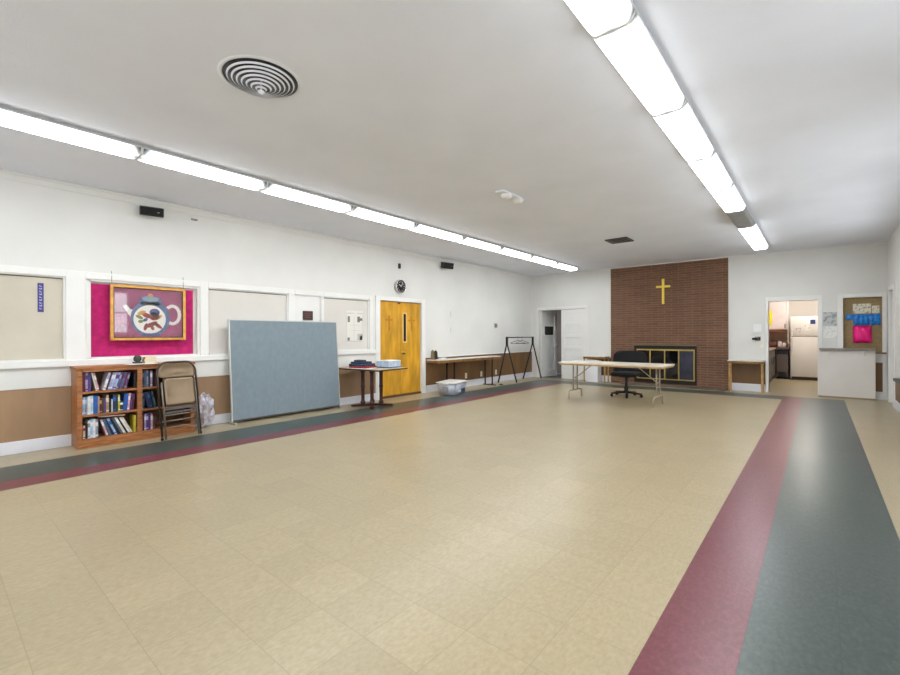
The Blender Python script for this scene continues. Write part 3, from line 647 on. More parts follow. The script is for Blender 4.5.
m = MB(Matrix.Translation((BX1-.11, 1.45, .327)) @ Matrix.Rotation(math.radians(-2.5), 4, 'X')); m.box(-.08, .09, -.13, .13, 0, .004, 0); m.box(-.078, .087, -.128, .128, .004, .014, 1); m.box(-.08, .09, -.13, .13, .014, .018, 0)
tag(m.build('magazine', [mat('cover_red', BC['red'], .5, var=.1, vscale=20), PAGES]), 'red magazine lying flat on top of the bottom-shelf books', 'magazine')
# things on the bookcase
tag(MB(Matrix.Translation((-6.49, 1.75, .9352)) @ Matrix.Rotation(.05, 4, 'Z')).box(-.10, .115, -.15, .15, 0, .004).build('paper_pad', PAPERW), 'white paper pad lying on the bookcase top under the small books', 'paper')
bz = .9396
for i, (c, w_, d_, h_) in enumerate((('cream', .125, .10, .026), ('tan', .13, .10, .026), ('yellow', .12, .095, .024))):
    m = MB(Matrix.Translation((-6.56, 1.865, bz)) @ Matrix.Rotation((.04, -.05, .03)[i], 4, 'Z'))
    m.box(-d_/2, d_/2, -w_/2, w_/2, 0, .003, 0); m.box(-d_/2+.003, d_/2-.003, -w_/2+.002, w_/2-.003, .003, h_-.003, 1); m.box(-d_/2, d_/2, -w_/2, w_/2, h_-.003, h_, 0); m.box(-d_/2, d_/2, -w_/2-.001, -w_/2+.003, 0, h_, 0)
    tag(m.build('small_book', [mat('small_cover_'+c, {'cream': (206, 186, 140), 'tan': (186, 156, 98), 'yellow': (214, 192, 120)}[c], .5, var=.1, vscale=20), PAGES]), ('bottom', 'middle', 'top')[i]+' small tan book of the stack on the bookcase', 'book', 'small books stacked on the bookcase')
    bz += h_+.0004
t = thing('dark_ornament', 'small dark green ornament left of the stack on the bookcase', 'ornament', (-6.58, 1.742, .9395))
OR = mat('ornament_green', (52, 60, 48), .5, var=.25, vscale=30)
MB().box(-.035, .035, -.045, .045, 0, .02, bev=.004).build('base', OR, t, True)
MB().ball((0, 0, .06), .045, (.8, .95, 1), disp=.12, fr=3).build('body', OR, t, True)

# ------------------------------------------------------------------ folding chair, bag, partition
ex = Vector((-.13, .99, 0)).normalized(); lean = math.radians(9); nrm = Vector((ex.y, -ex.x, 0))      # nrm points into the room
ez = (Vector((0, 0, 1))*math.cos(lean) - nrm*math.sin(lean)).normalized(); ey = ez.cross(ex)             # ey = back direction
M = Matrix.Translation((-6.188, 2.115, .012)) @ Matrix(((ex.x, ey.x, ez.x, 0), (ex.y, ey.y, ez.y, 0), (ex.z, ey.z, ez.z, 0), (0, 0, 0, 1)))
t = thing('folding_chair', 'tan metal folding chair folded flat and leaning on the bookcase', 'chair', M=M)
def arch(w, h, r, z0=0, y=0, n=10):
    p = [(-w, y, z0), (-w, y, h-r)]
    for k in range(1, n): a = PI-k*PI/2/n; p.append((-w+r+r*math.cos(a), y, h-r+r*math.sin(a)))
    p += [(-w+r, y, h), (w-r, y, h)]
    for k in range(1, n): a = PI/2-k*PI/2/n; p.append((w-r+r*math.cos(a), y, h-r+r*math.sin(a)))
    p += [(w, y, h-r), (w, y, z0)]
    return p
MB().tube(arch(.232, .95, .13), .0125, 10).build('front_frame', mat('dark_tube', (74, 64, 56), .3, metal=.5), t, True)
def leg_tube(x0, x1, y, ztop): return MB().tube([(x0, y, .0), (x0, y, .08), (x1, y, ztop)], .0115, 10)
for s in (-1, 1): MB().tube([(s*.200, -.022, -.005), (s*.198, -.022, .45), (s*.2, -.018, .70)], .012, 10).build('rear_leg', TUBEM, t, True)
def curved(w, z0, z1, rtop, dep, y0, rbot=.02):
    """pressed sheet panel with rounded top corners, slightly dished"""
    m = bmesh.new(); nx, nz = 16, 12; V = []
    for iz in range(nz+1):
        z = z0+(z1-z0)*iz/nz; hw = w
        if z > z1-rtop: hw = w-rtop+math.sqrt(max(0, rtop**2-(z-(z1-rtop))**2))
        if z < z0+rbot: hw = w-rbot+math.sqrt(max(0, rbot**2-((z0+rbot)-z)**2))
        V.append([m.verts.new((hw*(2*ix/nx-1), y0+dep*(1-(2*ix/nx-1)**2)*(math.sin(PI*iz/nz)*.6+.4), z)) for ix in range(nx+1)])
    for a, b in zip(V, V[1:]):
        for i in range(nx): m.faces.new((a[i], a[i+1], b[i+1], b[i]))
    g = bmesh.ops.extrude_face_region(m, geom=list(m.faces)); bmesh.ops.translate(m, verts=[e for e in g['geom'] if isinstance(e, bmesh.types.BMVert)], vec=(0, .006, 0))
    o = MB(); o.app(m, 0, True); return o
curved(.218, .752, .938, .12, .028, -.005).build('backrest', TANM, t, True)
st = curved(.178, .40, .745, .03, .02, -.040); st.build('seat', TANM, t, True)
MB().tube(arch(.184, .752, .035, .395, -.034), .008, 8).build('seat_rim', mat('dark_tube', (62, 54, 48)), t, True)
for z in (.285, .135): MB().cyl((-.198, -.022, z), (.198, -.022, z), .009, n=10).build('stretcher', TUBEM, t, True)
MB().cyl((-.23, 0, .215), (.23, 0, .215), .009, n=10).build('stretcher', TUBEM, t, True)
m = MB()
m.box(-.19, .19, -.012, .010, .345, .392, bev=.004); m.box(-.185, .185, -.010, .010, .305, .330, bev=.003)
m.build('folded_hinge', STEELD, t, True)
for x, y in ((-.232, 0), (.232, 0)): MB().cyl((x, y, -.008), (x, y, .03), .016, n=10).build('foot_cap', BLACK, t, True)
tag(MB().ball((-6.585, 2.535, .25), .19, (.5, .60, 1.15), disp=.38, fr=2.1, sub=4).build('plastic_bag', mat('bag_plastic', (204, 200, 206), .3, var=.28, vscale=14, dark=(140, 134, 148))), 'crumpled pale plastic bag on the floor behind the folding chair', 'bag')
# partition: bottom at X=-6.55, top against the sill
bl = math.atan2(.105, 1.50)
M = Matrix.Translation((-6.535, 3.825, 0)) @ Matrix.Rotation(-bl, 4, 'Y')
t = thing('partition_panel', 'large light blue fabric partition leaning against the left wall', 'partition', M=M)
hw = .945
MB().box(-.012, .012, -hw+.014, hw-.014, .05, 1.515).build('fabric', FABB, t, True)
m = MB(); m.box(-.016, .016, -hw, -hw+.016, .03, 1.53, bev=.002); m.box(-.016, .016, hw-.016, hw, .03, 1.53, bev=.002); m.box(-.016, .016, -hw+.016, hw-.016, 1.515, 1.53, bev=.002)
m.build('edge_frame', ALU, t, True)
MB().box(-.016, .016, -hw+.016, hw-.016, .033, .052, bev=.002).build('bottom_rail', STEELD, t, True)
for s in (-1, 1): MB(Matrix.Rotation(bl, 4, 'Y')).box(-.06, .13 if s < 0 else .03, s*(hw-.008)-.016, s*(hw-.008)+.016, .002, .027, bev=.004).build('foot', ALU, t, True)

# ------------------------------------------------------------------ pedestal table by the door
rz = math.radians(4)
t = thing('pedestal_table', 'square brown pedestal table with four columns by the golden door', 'table', (-6.2, 5.235, 0), rz)
MB().box(-.47, .54, -.40, .35, .675, .70, 1, bev=.004).box(-.466, .536, -.396, .346, .700, .7015, 0).build('tabletop', [TTOP, MAHOG], t, True)
for x in (-.145, .085):
    for y in (-.10, .13):
        c = MB(); c.lathe([(.0, .05), (.045, .05), (.045, .09), (.033, .10), (.03, .13), (.033, .33), (.04, .36), (.033, .39), (.033, .60), (.045, .62), (.045, .675), (0, .675)], 16, M=Matrix.Translation((x, y, 0))); c.build('column', MAHOG, t, True)
for k in range(4):
    a = PI/4+k*PI/2; Mx = Matrix.Rotation(a, 4, 'Z'); f = MB(Matrix.Translation((-.03, .015, 0)) @ Mx)
    f.prism([(0, .0551), (0, .012), (.36, .0), (.38, .02), (.36, .035)], -.035, .035, Matrix(((1, 0, 0, 0), (0, 0, 1, 0), (0, 1, 0, 0), (0, 0, 0, 1))))
    f.build('foot', MAHOG, t, True)
Mt = Matrix.Translation((-6.2, 5.235, .7018)) @ Matrix.Rotation(rz, 4, 'Z')
def ton(x, y, a=0): return Mt @ Matrix.Translation((x, y, 0)) @ Matrix.Rotation(a, 4, 'Z')
tag(MB(ton(-.03, -.19, .1)).box(-.18, .22, -.15, .13, 0, .003).build('paper_sheet', PAPERW), 'white paper under the folded blue cloth on the pedestal table', 'paper')
t = thing('folded_cloth', 'folded navy cloth over a red one on the pedestal table', 'cloth', M=ton(-.13, -.145, .10) @ Matrix.Translation((0, 0, .0035)))
MB().box(-.165, .22, -.155, .17, 0, .03, bev=.012, seg=2).build('red_layer', RED, t, True)['label'] = 'red folded bottom layer'
m = MB()
for k, (z0, z1, a, b) in enumerate(((.0305, .072, .17, -.165), (.0725, .108, .13, -.14), (.1085, .138, .06, -.10))): m.box(b, a, b*.95, a*1.05, z0, z1, bev=.011, seg=2)
m.build('navy_layers', NAVY, t, True)
t = thing('storage_box', 'pale blue flat box on the right side of the pedestal table', 'box', M=ton(.225, .185, .0))
MB().box(-.15, .15, -.165, .165, 0, .016, bev=.004).build('tray', mat('box_navy', (58, 74, 128), .5), t, True)
BXM = mat('box_pale', (186, 204, 222), .4, var=.16, vscale=14)
MB().box(-.145, .145, -.165, .165, .016, .118, bev=.004).build('carton', BXM, t, True)
MB().box(-.147, .147, -.167, .167, .118, .13, bev=.003).build('lid', mat('box_lid', (222, 222, 224), .4), t, True)

# ------------------------------------------------------------------ narrow wall table, bin, figure, rack
t = thing('console_table', 'narrow long wall table with white top and thin black legs', 'table', (-6.50, 8.56, 0))
MB().box(-6.712, -6.36, 7.215, 9.72, .722, .738, bev=.003).build('tabletop', LEDGE, t)
MB().box(-6.70, -6.372, 7.227, 9.708, .665, .722, bev=.002).build('apron', WOODE, t)
for y in (7.83, 9.36):
    for x in (-6.63, -6.41): MB().box(x-.013, x+.013, y-.013, y+.013, .022, .665).build('leg', BLACKM, t)
    MB().box(-6.69, -6.30, y-.016, y+.016, .0, .022, bev=.003).build('foot_bar', BLACKM, t)
tag(MB().prism([(-.05, 0), (.06, 0), (.04, .02), (-.02, .03)], 0, .05, Matrix.Translation((-6.26, 9.55, 0)) @ Matrix.Rotation(PI/2, 4, 'X') @ Matrix.Rotation(.4, 4, 'Y')).build('green_scrap', mat('scrap_green', (62, 104, 62), .7)), 'small green scrap on the floor by the wall table foot', 'scrap')
t = thing('napkin_holder', 'small dark holder standing on the wall table end near the door', 'holder', (-6.60, 7.345, .7385), .3)
MB().box(-.05, .05, -.06, .06, 0, .012, bev=.003).build('base', OAKD, t, True)
MB().prism([(-.05, 0), (.05, 0), (.04, .16), (.0, .20), (-.04, .16)], -.012, .012, Matrix.Translation((.03, .02, .012)) @ Matrix.Rotation(PI/2, 4, 'X') @ Matrix.Rotation(.5, 4, 'Y')).build('side', BLACK, t, True)
MB().prism([(-.045, 0), (.045, 0), (.035, .17), (.0, .21), (-.035, .17)], -.012, .012, Matrix.Translation((-.02, -.03, .012)) @ Matrix.Rotation(PI/2, 4, 'X') @ Matrix.Rotation(.5, 4, 'Y')).build('side', mat('holder_wood', (126, 106, 70), .5, var=.2, vscale=20), t, True)
tag(MB(Matrix.Translation((-6.50, 7.52, .7385)) @ Matrix.Rotation(.2, 4, 'Z')).box(-.05, .05, -.09, .09, 0, .035, bev=.004).build('small_white_box', WHITEP), 'small white box on the wall table beside the dark holder', 'box')
M = Matrix.Translation((-6.17, 7.46, 0)) @ Matrix.Rotation(math.radians(14), 4, 'Z')
t = thing('storage_bin', 'clear plastic storage bin with white lid on the floor', 'bin', M=M)
m = bmesh.new(); 
def taper(a, b, h0, h1):
    t_ = bmesh.new(); v = [t_.verts.new(p) for p in ((-a[0], -a[1], h0), (a[0], -a[1], h0), (a[0], a[1], h0), (-a[0], a[1], h0), (-b[0], -b[1], h1), (b[0], -b[1], h1), (b[0], b[1], h1), (-b[0], b[1], h1))]
    for f in ((3, 2, 1, 0), (4, 5, 6, 7), (0, 1, 5, 4), (1, 2, 6, 5), (2, 3, 7, 6), (3, 0, 4, 7)): t_.faces.new([v[i] for i in f])
    bmesh.ops.bevel(t_, geom=list(t_.edges), offset=.015, segments=2, affect='EDGES'); return t_
q = MB(); q.app(taper((.19, .27), (.22, .305), .002, .255), 0, True); q.build('tub', CLEAR, t, True)
MB().box(-.24, .24, -.33, .33, .255, .275, bev=.006).box(-.20, .20, -.28, .28, .275, .285, bev=.004).build('lid', LIDW, t, True)
q = MB(); q.box(.203, .209, -.14, .15, .06, .09, 0); q.box(.204, .212, .02, .22, .05, .12, 1); q.build('contents', [mat('bin_white', (240, 240, 246), .4), mat('bin_navy', (60, 74, 120), .5)], t, True)
q = MB(); q.box(-.09, .05, -.300, -.286, .07, .18); q.build('side_label', mat('bin_grey', (150, 148, 152), .5), t, True)
for s in (-1, 1): MB().box(-.07, .07, s*.33-.012, s*.33+.012, .235, .262, bev=.004).build('handle', LIDW, t, True)
# garment rack
t = thing('garment_rack', 'black A-frame garment rack near the far left corner', 'rack', (-6.46, 10.85, 0))
MB().cyl((-6.455, 10.11, 1.215), (-6.47, 11.58, 1.215), .014, n=10).build('top_bar', BLACKM, t)
for (tx, ty, feet) in ((-6.455, 10.13, ((-6.64, 9.99), (-6.25, 10.28))), (-6.47, 11.56, ((-6.63, 11.28), (-6.33, 11.80)))):
    MB().box(tx-.025, tx+.025, ty-.025, ty+.025, .99, 1.235, bev=.004).build('bracket', BLACKM, t)
    for fx, fy in feet:
        l = MB(); l.cyl((tx+(fx-tx)*.05, ty+(fy-ty)*.05, 1.02), (fx, fy, .015), .019, n=10); lo = l.build('leg', BLACKM, t)
        MB().cyl((fx, fy, .0), (fx, fy, .05), .021, n=10).build('rubber_foot', BLACK, lo)
def hanger(y, a, label):
    M = Matrix.Translation((-6.461, y, 1.212)) @ Matrix.Rotation(a, 4, 'Z')
    t = thing('coat_hanger', label, 'hanger', M=M, group='hangers on the garment rack')
    MB().tube([(.23, 0, -.155), (0, 0, -.075), (-.23, 0, -.155), (-.21, 0, -.17), (.21, 0, -.17)], .006, 8, closed=True).build('shoulders', BLACKM, t, True)
    MB().tube([(0, 0, -.075), (0, 0, -.03)]+[(.025*math.sin(q), 0, .0055-.0025+.0-.0+.012*0-.0+(.025*math.cos(q))-.0) for q in [math.radians(d_) for d_ in (150, 120, 90, 60, 30, 0, -30, -60, -90)]], .003, 6).build('hook', GREYM, t, True)
hanger(10.70, .08, 'nearer black coat hanger on the garment rack bar')
hanger(10.95, -.12, 'farther black coat hanger on the garment rack bar')

# ------------------------------------------------------------------ folding table and office chair
rz = math.radians(-1.5)
t = thing('folding_table', 'long folding table with white top in the middle of the room', 'table', (-3.015, 8.53, 0), rz)
MB().box(-.98, .98, -.375, .375, .712, .74, bev=.006).build('tabletop', FTOP, t, True)
MB().box(-.965, .965, -.36, .36, .685, .712, bev=.004).build('edge_rail', mat('wood_edge_pale', (198, 160, 108), .4, var=.15, vscale=12), t, True)
for s in (-1, 1):
    x = s*.795
    for yy in (-.09, .09): MB().tube([(x, yy, .685), (x, yy, .17)], .015, 8).build('leg', FLEG, t, True)
    m = MB(); m.tube([(x, -.28, 0), (x, -.28, .12), (x, -.265, .155), (x, -.23, .17), (x, .23, .17), (x, .265, .155), (x, .28, .12), (x, .28, 0)], .015, 8); m.build('foot_frame', FLEG, t, True)
    for zz in (.33, .42): MB().cyl((x, -.09, zz), (x, .09, zz), .010, n=8).build('crossbar', FLEG, t, True)
    MB().cyl((x, 0, .40), (x-s*.36, 0, .69), .010, n=8).build('brace', FLEG, t, True)
M = Matrix.Translation((-3.06, 9.36, 0))
d = Vector((.05, -1, 0)).normalized(); fa = math.atan2(d.y, d.x)                 # facing: towards the table, a little left
M = M @ Matrix.Rotation(fa, 4, 'Z')
t = thing('office_chair', 'black swivel office chair behind the folding table', 'chair', M=M)
MB().cyl((0, 0, .09), (0, 0, .42), .028, n=16).cyl((0, 0, .07), (0, 0, .20), .04, n=16).build('gas_lift', BLACK, t, True)
for k in range(5):
    a = 2*PI*k/5+.3; mm = Matrix.Rotation(a, 4, 'Z')
    l = MB(mm).prism([(.02, .12), (.02, .075), (.30, .055), (.32, .07), (.30, .085)], -.024, .024, Matrix(((1, 0, 0, 0), (0, 0, 1, 0), (0, 1, 0, 0), (0, 0, 0, 1)))).build('base_arm', BLACK, t, True)
    MB(mm).cyl((.30, -.022, .028), (.30, .022, .028), .028, n=14).build('caster', BLACK, l, True)
MB().box(-.25, .25, -.25, .25, .425, .51, bev=.038, seg=3).build('seat', DKFAB, t, True)
MB().box(-.12, .12, -.10, .10, .405, .425).build('mechanism', BLACK, t, True)
q = MB(); B = bmesh.new(); bmesh.ops.create_grid(B, x_segments=12, y_segments=12, size=1)
for v in B.verts:
    u, w = v.co.x, v.co.y; r = (abs(u)**4+abs(w)**4)**.25
    k = max(abs(u), abs(w))/r if r > 1e-6 else 1
    v.co = Vector((-.25-.06*(w+1)/2-.0+.06*u*u, u*k*.33, .70+w*k*.245))
g = bmesh.ops.extrude_face_region(B, geom=list(B.faces)); bmesh.ops.translate(B, verts=[e for e in g['geom'] if isinstance(e, bmesh.types.BMVert)], vec=(-.06, 0, 0))
q.app(B, 0, True); q.build('backrest', DKFAB, t, True)
MB().tube([(-.10, 0, .415), (-.30, 0, .43), (-.345, 0, .55), (-.325, 0, .66)], .024, 8).build('back_spine', BLACK, t, True)
for s in (-1, 1):
    MB().tube([(-.12, s*.20, .43), (-.12, s*.285, .44), (-.10, s*.29, .62)], .014, 8).build('arm_post', BLACK, t, True)
    MB().box(-.22, .09, s*.29-.028, s*.29+.028, .62, .65, bev=.012, seg=2).build('armrest', BLACK, t, True)

# ------------------------------------------------------------------ far wall things
t = thing('cross', 'plain gold cross hung on the brick chimney breast', 'cross', (-2.988, YF-.025, 2.05))
MB().box(-.028, .028, -.035, .002, 0, .63, bev=.005).build('upright', GOLD, t, True); MB().box(-.165, .165, -.0365, .001, .41, .464, bev=.005).build('crossbar', GOLD, t, True)
t = thing('fireplace', 'black fireplace with brass-framed glass doors in the brick wall', 'fireplace', (-2.97, YF, 0))
fy = YF-.028
m = MB(); m.box(-3.63, -2.285, YF+.10, YF+.45, .09, .10); m.box(-3.63, -3.62, YF+.02, YF+.45, .10, .92); m.box(-2.295, -2.285, YF+.02, YF+.45, .10, .92); m.box(-3.63, -2.285, YF+.44, YF+.45, .10, .92); m.box(-3.63, -2.285, YF+.02, YF+.45, .91, .92)
m.build('firebox', mat('soot', (20, 18, 17), .9), t)
m = MB(); m.box(-3.699, -3.63, fy, YF-.002, .051, .999); m.box(-2.287, -2.246, fy, YF-.002, .051, .999); m.box(-3.63, -2.287, fy, YF-.002, .915, .999); m.box(-3.63, -2.287, fy, YF-.002, .051, .15)
m.build('surround', BLACKM, t)
MB().box(-3.72, -2.255, fy-.05, fy, 1.0, 1.03, bev=.004).build('hood', mat('hood_bronze', (122, 112, 86), .4, metal=.5), t)
m = MB(); bw = .026
m.box(-3.63, -2.287, fy-.018, fy-.001, .905-bw, .915); m.box(-3.63, -2.287, fy-.018, fy-.001, .15, .15+bw)
m.box(-3.63, -3.63+bw, fy-.018, fy-.001, .15+bw, .905-bw); m.box(-2.287-bw, -2.287, fy-.018, fy-.001, .15+bw, .905-bw)
m.build('door_frame', BRASS, t)
xs_ = [-3.604, -3.302, -2.958, -2.638, -2.313]
for i in range(4):
    p = MB().box(xs_[i]+.004, xs_[i+1]-.004, fy-.010, fy-.004, .176, .879).build('glass_door', mat('smoked_glass', (34, 34, 46) if i == 3 else (16, 15, 18), .06), t) if i < 3 else \
        MB().box(xs_[i]+.004, xs_[i+1]-.004, fy-.010, fy-.004, .176, .879).build('glass_door', mat('smoked_glass_reflection', (58, 60, 76), .25, var=.2, vscale=4), t)  # last pane: a reflection painted in as a paler colour
    if i: MB().box(xs_[i]-.014, xs_[i]+.014, fy-.017, fy-.010, .176, .879).build('door_stile', BRASS, t)
t = thing('hearth_slab', 'low grey hearth slab in front of the fireplace', 'hearth', (-2.95, YF-.2, 0))
MB().box(-3.95, -1.62, YF-.34, YF-.0255, 0, .022, bev=.004).build('slab', mat('hearth_grey', (104, 98, 86), .35, var=.12, vscale=6), t)
for x0, x1, lab in ((-4.965, -4.33, 'narrow wooden side table left of the brick chimney breast'), (-1.575, -.905, 'narrow wooden side table right of the brick chimney breast')):
    t = thing('side_table', lab, 'table', ((x0+x1)/2, YF-.2, 0), group='side tables beside the brick chimney breast')
    ya, yb = YF-.36, YF-.03
    MB().box(x0, x1, ya, yb, .685, .70, bev=.003).build('tabletop', LEDGE, t)
    MB().box(x0+.01, x1-.01, ya+.01, yb-.01, .635, .685, bev=.003).build('apron', WOODE, t)
    for x in (x0+.035, x1-.035):
        for y in (ya+.035, yb-.035): MB().box(x-.015, x+.015, y-.015, y+.015, 0, .635, bev=.003).build('leg', mat('wood_leg', (188, 148, 92), .4, var=.15, vscale=10), t)
t = thing('white_bin', 'white upright bin under the side table left of the chimney breast', 'bin', (-4.70, YF-.20, 0))
MB().box(-4.885, -4.55, YF-.33, YF-.07, .0, .56, bev=.012, seg=2).build('body', WHITEP, t); MB().box(-4.89, -4.545, YF-.335, YF-.065, .56, .60, bev=.01, seg=2).build('lid', WHITEP, t)
# notices and dispenser left of kitchen doorway
tag(MB().box(-1.12, -.97, YF-.004, YF+.002, 1.33, 1.51).build('paper_notice', PAPERW), 'white paper notice left of the kitchen doorway', 'notice')
t = thing('fire_pull', 'small dark grey fixture on the wall below the notice', 'wall fixture', (-1.04, YF, 1.18))
MB().box(-.055, .055, -.012, .002, -.05, .05, bev=.004).build('plate', GREYM, t, True); MB().box(-.10, .05, -.07, -.012, -.022, .028, bev=.012, seg=2).build('arm', BLACKM, t, True)
MB().ball((.02, -.05, .01), .035).build('knob', STEELD, t, True)
tag(MB().box(-1.0, -.93, YF-.006, YF, .98, 1.06).build('switch_plate', mat('outlet_cream', (238, 230, 208))), 'cream switch plate beside the kitchen doorway', 'switch')
tag(MB().box(.078, .29, YF-.004, YF, 1.45, 1.73).build('poster_notice', paper_mat('print_grey', (196, 199, 200), (150, 158, 160), 12, .52)), 'grey printed notice right of the kitchen doorway', 'notice')
tag(MB().box(.075, .295, YF-.0045, YF+.002, 1.20, 1.43).build('paper_notice', paper_mat('print_pale', (236, 236, 234), (218, 218, 216), 18, .56)), 'white paper notice below the grey one by the doorway', 'notice')
# board things
by = YF+.05
tag(MB().box(.535, .80, by-.003, by, 1.69, 1.885).build('paper_notice', paper_mat('print_menu', (226, 220, 204), (168, 160, 140), 22, .55)), 'larger cream paper at the top of the tan board', 'notice')
tag(MB().box(.812, .92, by-.003, by, 1.69, 1.84).build('paper_notice', paper_mat('print_menu2', (222, 214, 194), (176, 166, 144), 22, .56)), 'smaller cream paper at the top right of the tan board', 'notice')
q = bmesh.new(); n = 40; A = []
for i in range(n+1):
    x = .43+(.935-.43)*i/n; yy = by-.012-.010*math.sin(i*1.1); tp = 1.675+.01*math.sin(i*.7)+(.0 if x > .5 else 0); bt = 1.46+.012*math.sin(i*.9+1)+(.11 if x < .535 else 0)
    A.append([q.verts.new((x, yy, bt)), q.verts.new((x, yy-.004*math.sin(i*1.7), (bt+tp)/2)), q.verts.new((x, yy, tp))])
for a, b in zip(A, A[1:]):
    for k in range(2): q.faces.new((a[k], b[k], b[k+1], a[k+1]))
g = bmesh.ops.extrude_face_region(q, geom=list(q.faces)); bmesh.ops.translate(q, verts=[e for e in g['geom'] if isinstance(e, bmesh.types.BMVert)], vec=(0, .002, 0))
o = MB(); o.app(q, 0, True); tag(o.build('blue_banner', mat('banner_blue', (28, 132, 206), .35, var=.3, vscale=16, dark=(20, 84, 170))), 'shiny blue wavy banner across the tan board', 'banner')
q = bmesh.new(); bmesh.ops.create_grid(q, x_segments=14, y_segments=14, size=1); top = [v for v in q.verts]
for v in q.verts:
    u, w = v.co.x, v.co.y; b_ = max(0, (1-u**4)*(1-w**4)); v.co = Vector((.672+u*.138*(1-.05*(1-w*w)*0), by-.006-.055*b_**.5+.004*math.sin(9*u+5*w), 1.275+w*.172*(1-.03*math.cos(6*u))))
g = bmesh.ops.extrude_face_region(q, geom=list(q.faces)); 
for e in g['geom']:
    if isinstance(e, bmesh.types.BMVert): e.co.y = by-.001
o = MB(); o.app(q, 0, True); tag(o.build('foil_balloon', mat('hot_pink_foil', (236, 22, 128), .22, metal=.25)), 'puffy hot pink square foil pad on the tan board', 'balloon')
# white counter with grey top
t = thing('serving_counter', 'white serving counter with grey top right of the kitchen doorway', 'counter', (.43, YF-.15, 0))
cf = YF-.20
MB().box(0, .845, cf, YF-.0245, .0, .955, bev=.003).build('body', mat('counter_white', (224, 218, 212), .45, var=.02, vscale=3), t)
MB().box(.01, .84, cf-.06, YF-.021, .955, .998, bev=.005).build('countertop', mat('counter_grey', (142, 132, 126), .4, var=.12, vscale=14), t)
for x in (.16, .68): MB().prism([(0, 0), (-.05, 0), (0, -.12)], -.012, .012, Matrix.Translation((x, cf, .954)) @ Matrix(((0, 0, 1, 0), (1, 0, 0, 0), (0, 1, 0, 0), (0, 0, 0, 1)))).build('bracket', TRIM, t)
MB().box(0, .845, cf-.008, cf, 0, .03).build('kick_strip', mat('kick_tan', (150, 128, 100), .5), t)

# ------------------------------------------------------------------ kitchen
t = thing('refrigerator', 'white top-freezer refrigerator in the kitchen', 'refrigerator', (-.20, 16.2, 0))
fx0, fx1, f0 = -.605, .205, 15.75
MB().box(fx0, fx1, f0+.06, 16.5, .03, 1.775, bev=.006).build('body', FRIDGE, t)
a = MB().box(fx0, fx1, f0, f0+.055, 1.215, 1.775, bev=.012, seg=2).build('freezer_door', FRIDGE, t)
b = MB().box(fx0, fx1, f0, f0+.055, .09, 1.20, bev=.012, seg=2).build('fridge_door', FRIDGE, t)
MB().box(fx0+.02, fx0+.05, f0-.045, f0, 1.23, 1.42, bev=.006).build('handle', mat('handle_white', (206, 200, 194), .4), a); MB().box(fx0+.02, fx0+.05, f0-.045, f0, .80, 1.18, bev=.006).build('handle', mat('handle_white', (206, 200, 194), .4), b)
MB().box(fx0+.02, fx1-.02, f0+.03, f0+.06, .0, .09).build('kick_grille', mat('kick_brown', (58, 44, 34), .6), t)
tag(MB().box(-.17, -.06, f0-.006, f0, 1.56, 1.68).build('magnet', mat('magnet_blue', (40, 58, 118), .4)), 'square blue magnet on the freezer door', 'magnet')
tag(MB().box(-.485, -.375, f0-.005, f0, 1.28, 1.46).build('pinned_note', paper_mat('note_a', (214, 206, 198), (170, 160, 152), 14, .55)), 'pinned note at the left of the freezer door', 'note')
tag(MB().box(-.285, -.17, f0-.005, f0, 1.38, 1.53).build('pinned_note', paper_mat('note_b', (232, 230, 224), (186, 178, 170), 14, .55)), 'pinned note in the middle of the freezer door', 'note')
t = thing('kitchen_cabinets', 'left run of grey kitchen base cabinets with pale worktop', 'cabinet', (-1.2, 14, 0))
MB().box(KX0+.004, -0.965, 12.25, 15.55, .09, .86).build('carcass', STEELD, t)
for k in range(5): 
    dq = MB().box(-.965, -.947, 12.27+k*.655, 12.90+k*.655, .12, .84, bev=.003).build('door', mat('cabinet_grey', (92, 82, 76), .45), t); MB().box(-.947, -.93, 12.80+k*.655, 12.82+k*.655, .5, .66).build('handle', BLACKM, dq)
MB().box(KX0+.004, -1.000, 12.25, 15.55, 0, .09).build('kick', BLACK, t)
MB().box(KX0+.004, -0.935, 12.24, 15.56, .86, .90, bev=.004).build('worktop', mat('worktop_pink', (206, 176, 160), .3, var=.1, vscale=14), t)
t = thing('dishwasher', 'dark grey dishwasher at the kitchen back wall', 'dishwasher', (-.78, 16, 0))
MB().box(-.93, -.66, 15.84, 16.5, .05, .84).build('body', STEELD, t); dq = MB().box(-.92, -.67, 15.82, 15.84, .20, .70, bev=.003).build('door', mat('dw_front', (104, 92, 88), .35, metal=.2), t)
MB().box(-.92, -.67, 15.815, 15.84, .71, .83, bev=.003).build('control_panel', BLACK, t); MB().box(-.88, -.71, 15.81, 15.84, .06, .19).build('toe_vent', BLACK, t)
t = thing('back_counter', 'dark back counter of the kitchen behind small jars', 'counter', (-1.1, 16, 0))
MB().box(KX0+.004, -.645, 15.80, KY1-.012, .86, .905, bev=.004).build('worktop', mat('worktop_dark', (92, 78, 74), .3), t); MB().box(KX0+.004, -.94, 15.86, KY1-.012, 0, .86).build('carcass', STEELD, t)
struct(MB().box(KX0, -.62, KY1-.01, KY1, .905, 1.36).build('trim_18', PEACH), 'peach backsplash in the kitchen', 'backsplash')
t = thing('upper_cabinet', 'pale pink upper cabinet on the kitchen back wall', 'cabinet', (-1.1, 16.4, 1.38))
MB().box(KX0, -.70, 16.05, KY1, 1.42, 2.35).build('carcass', mat('upper_pale', (228, 214, 206), .5), t)
for a, b in ((KX0+.01, -1.13), (-1.12, -.71)): 
    dq = MB().box(a, b, 16.03, 16.05, 1.43, 2.34, bev=.003).build('door', mat('upper_door', (230, 216, 212), .45, var=.05, vscale=4), t)
    MB().box(b-.04, b-.02, 16.01, 16.03, 1.46, 1.58).build('handle', STEELD, dq)
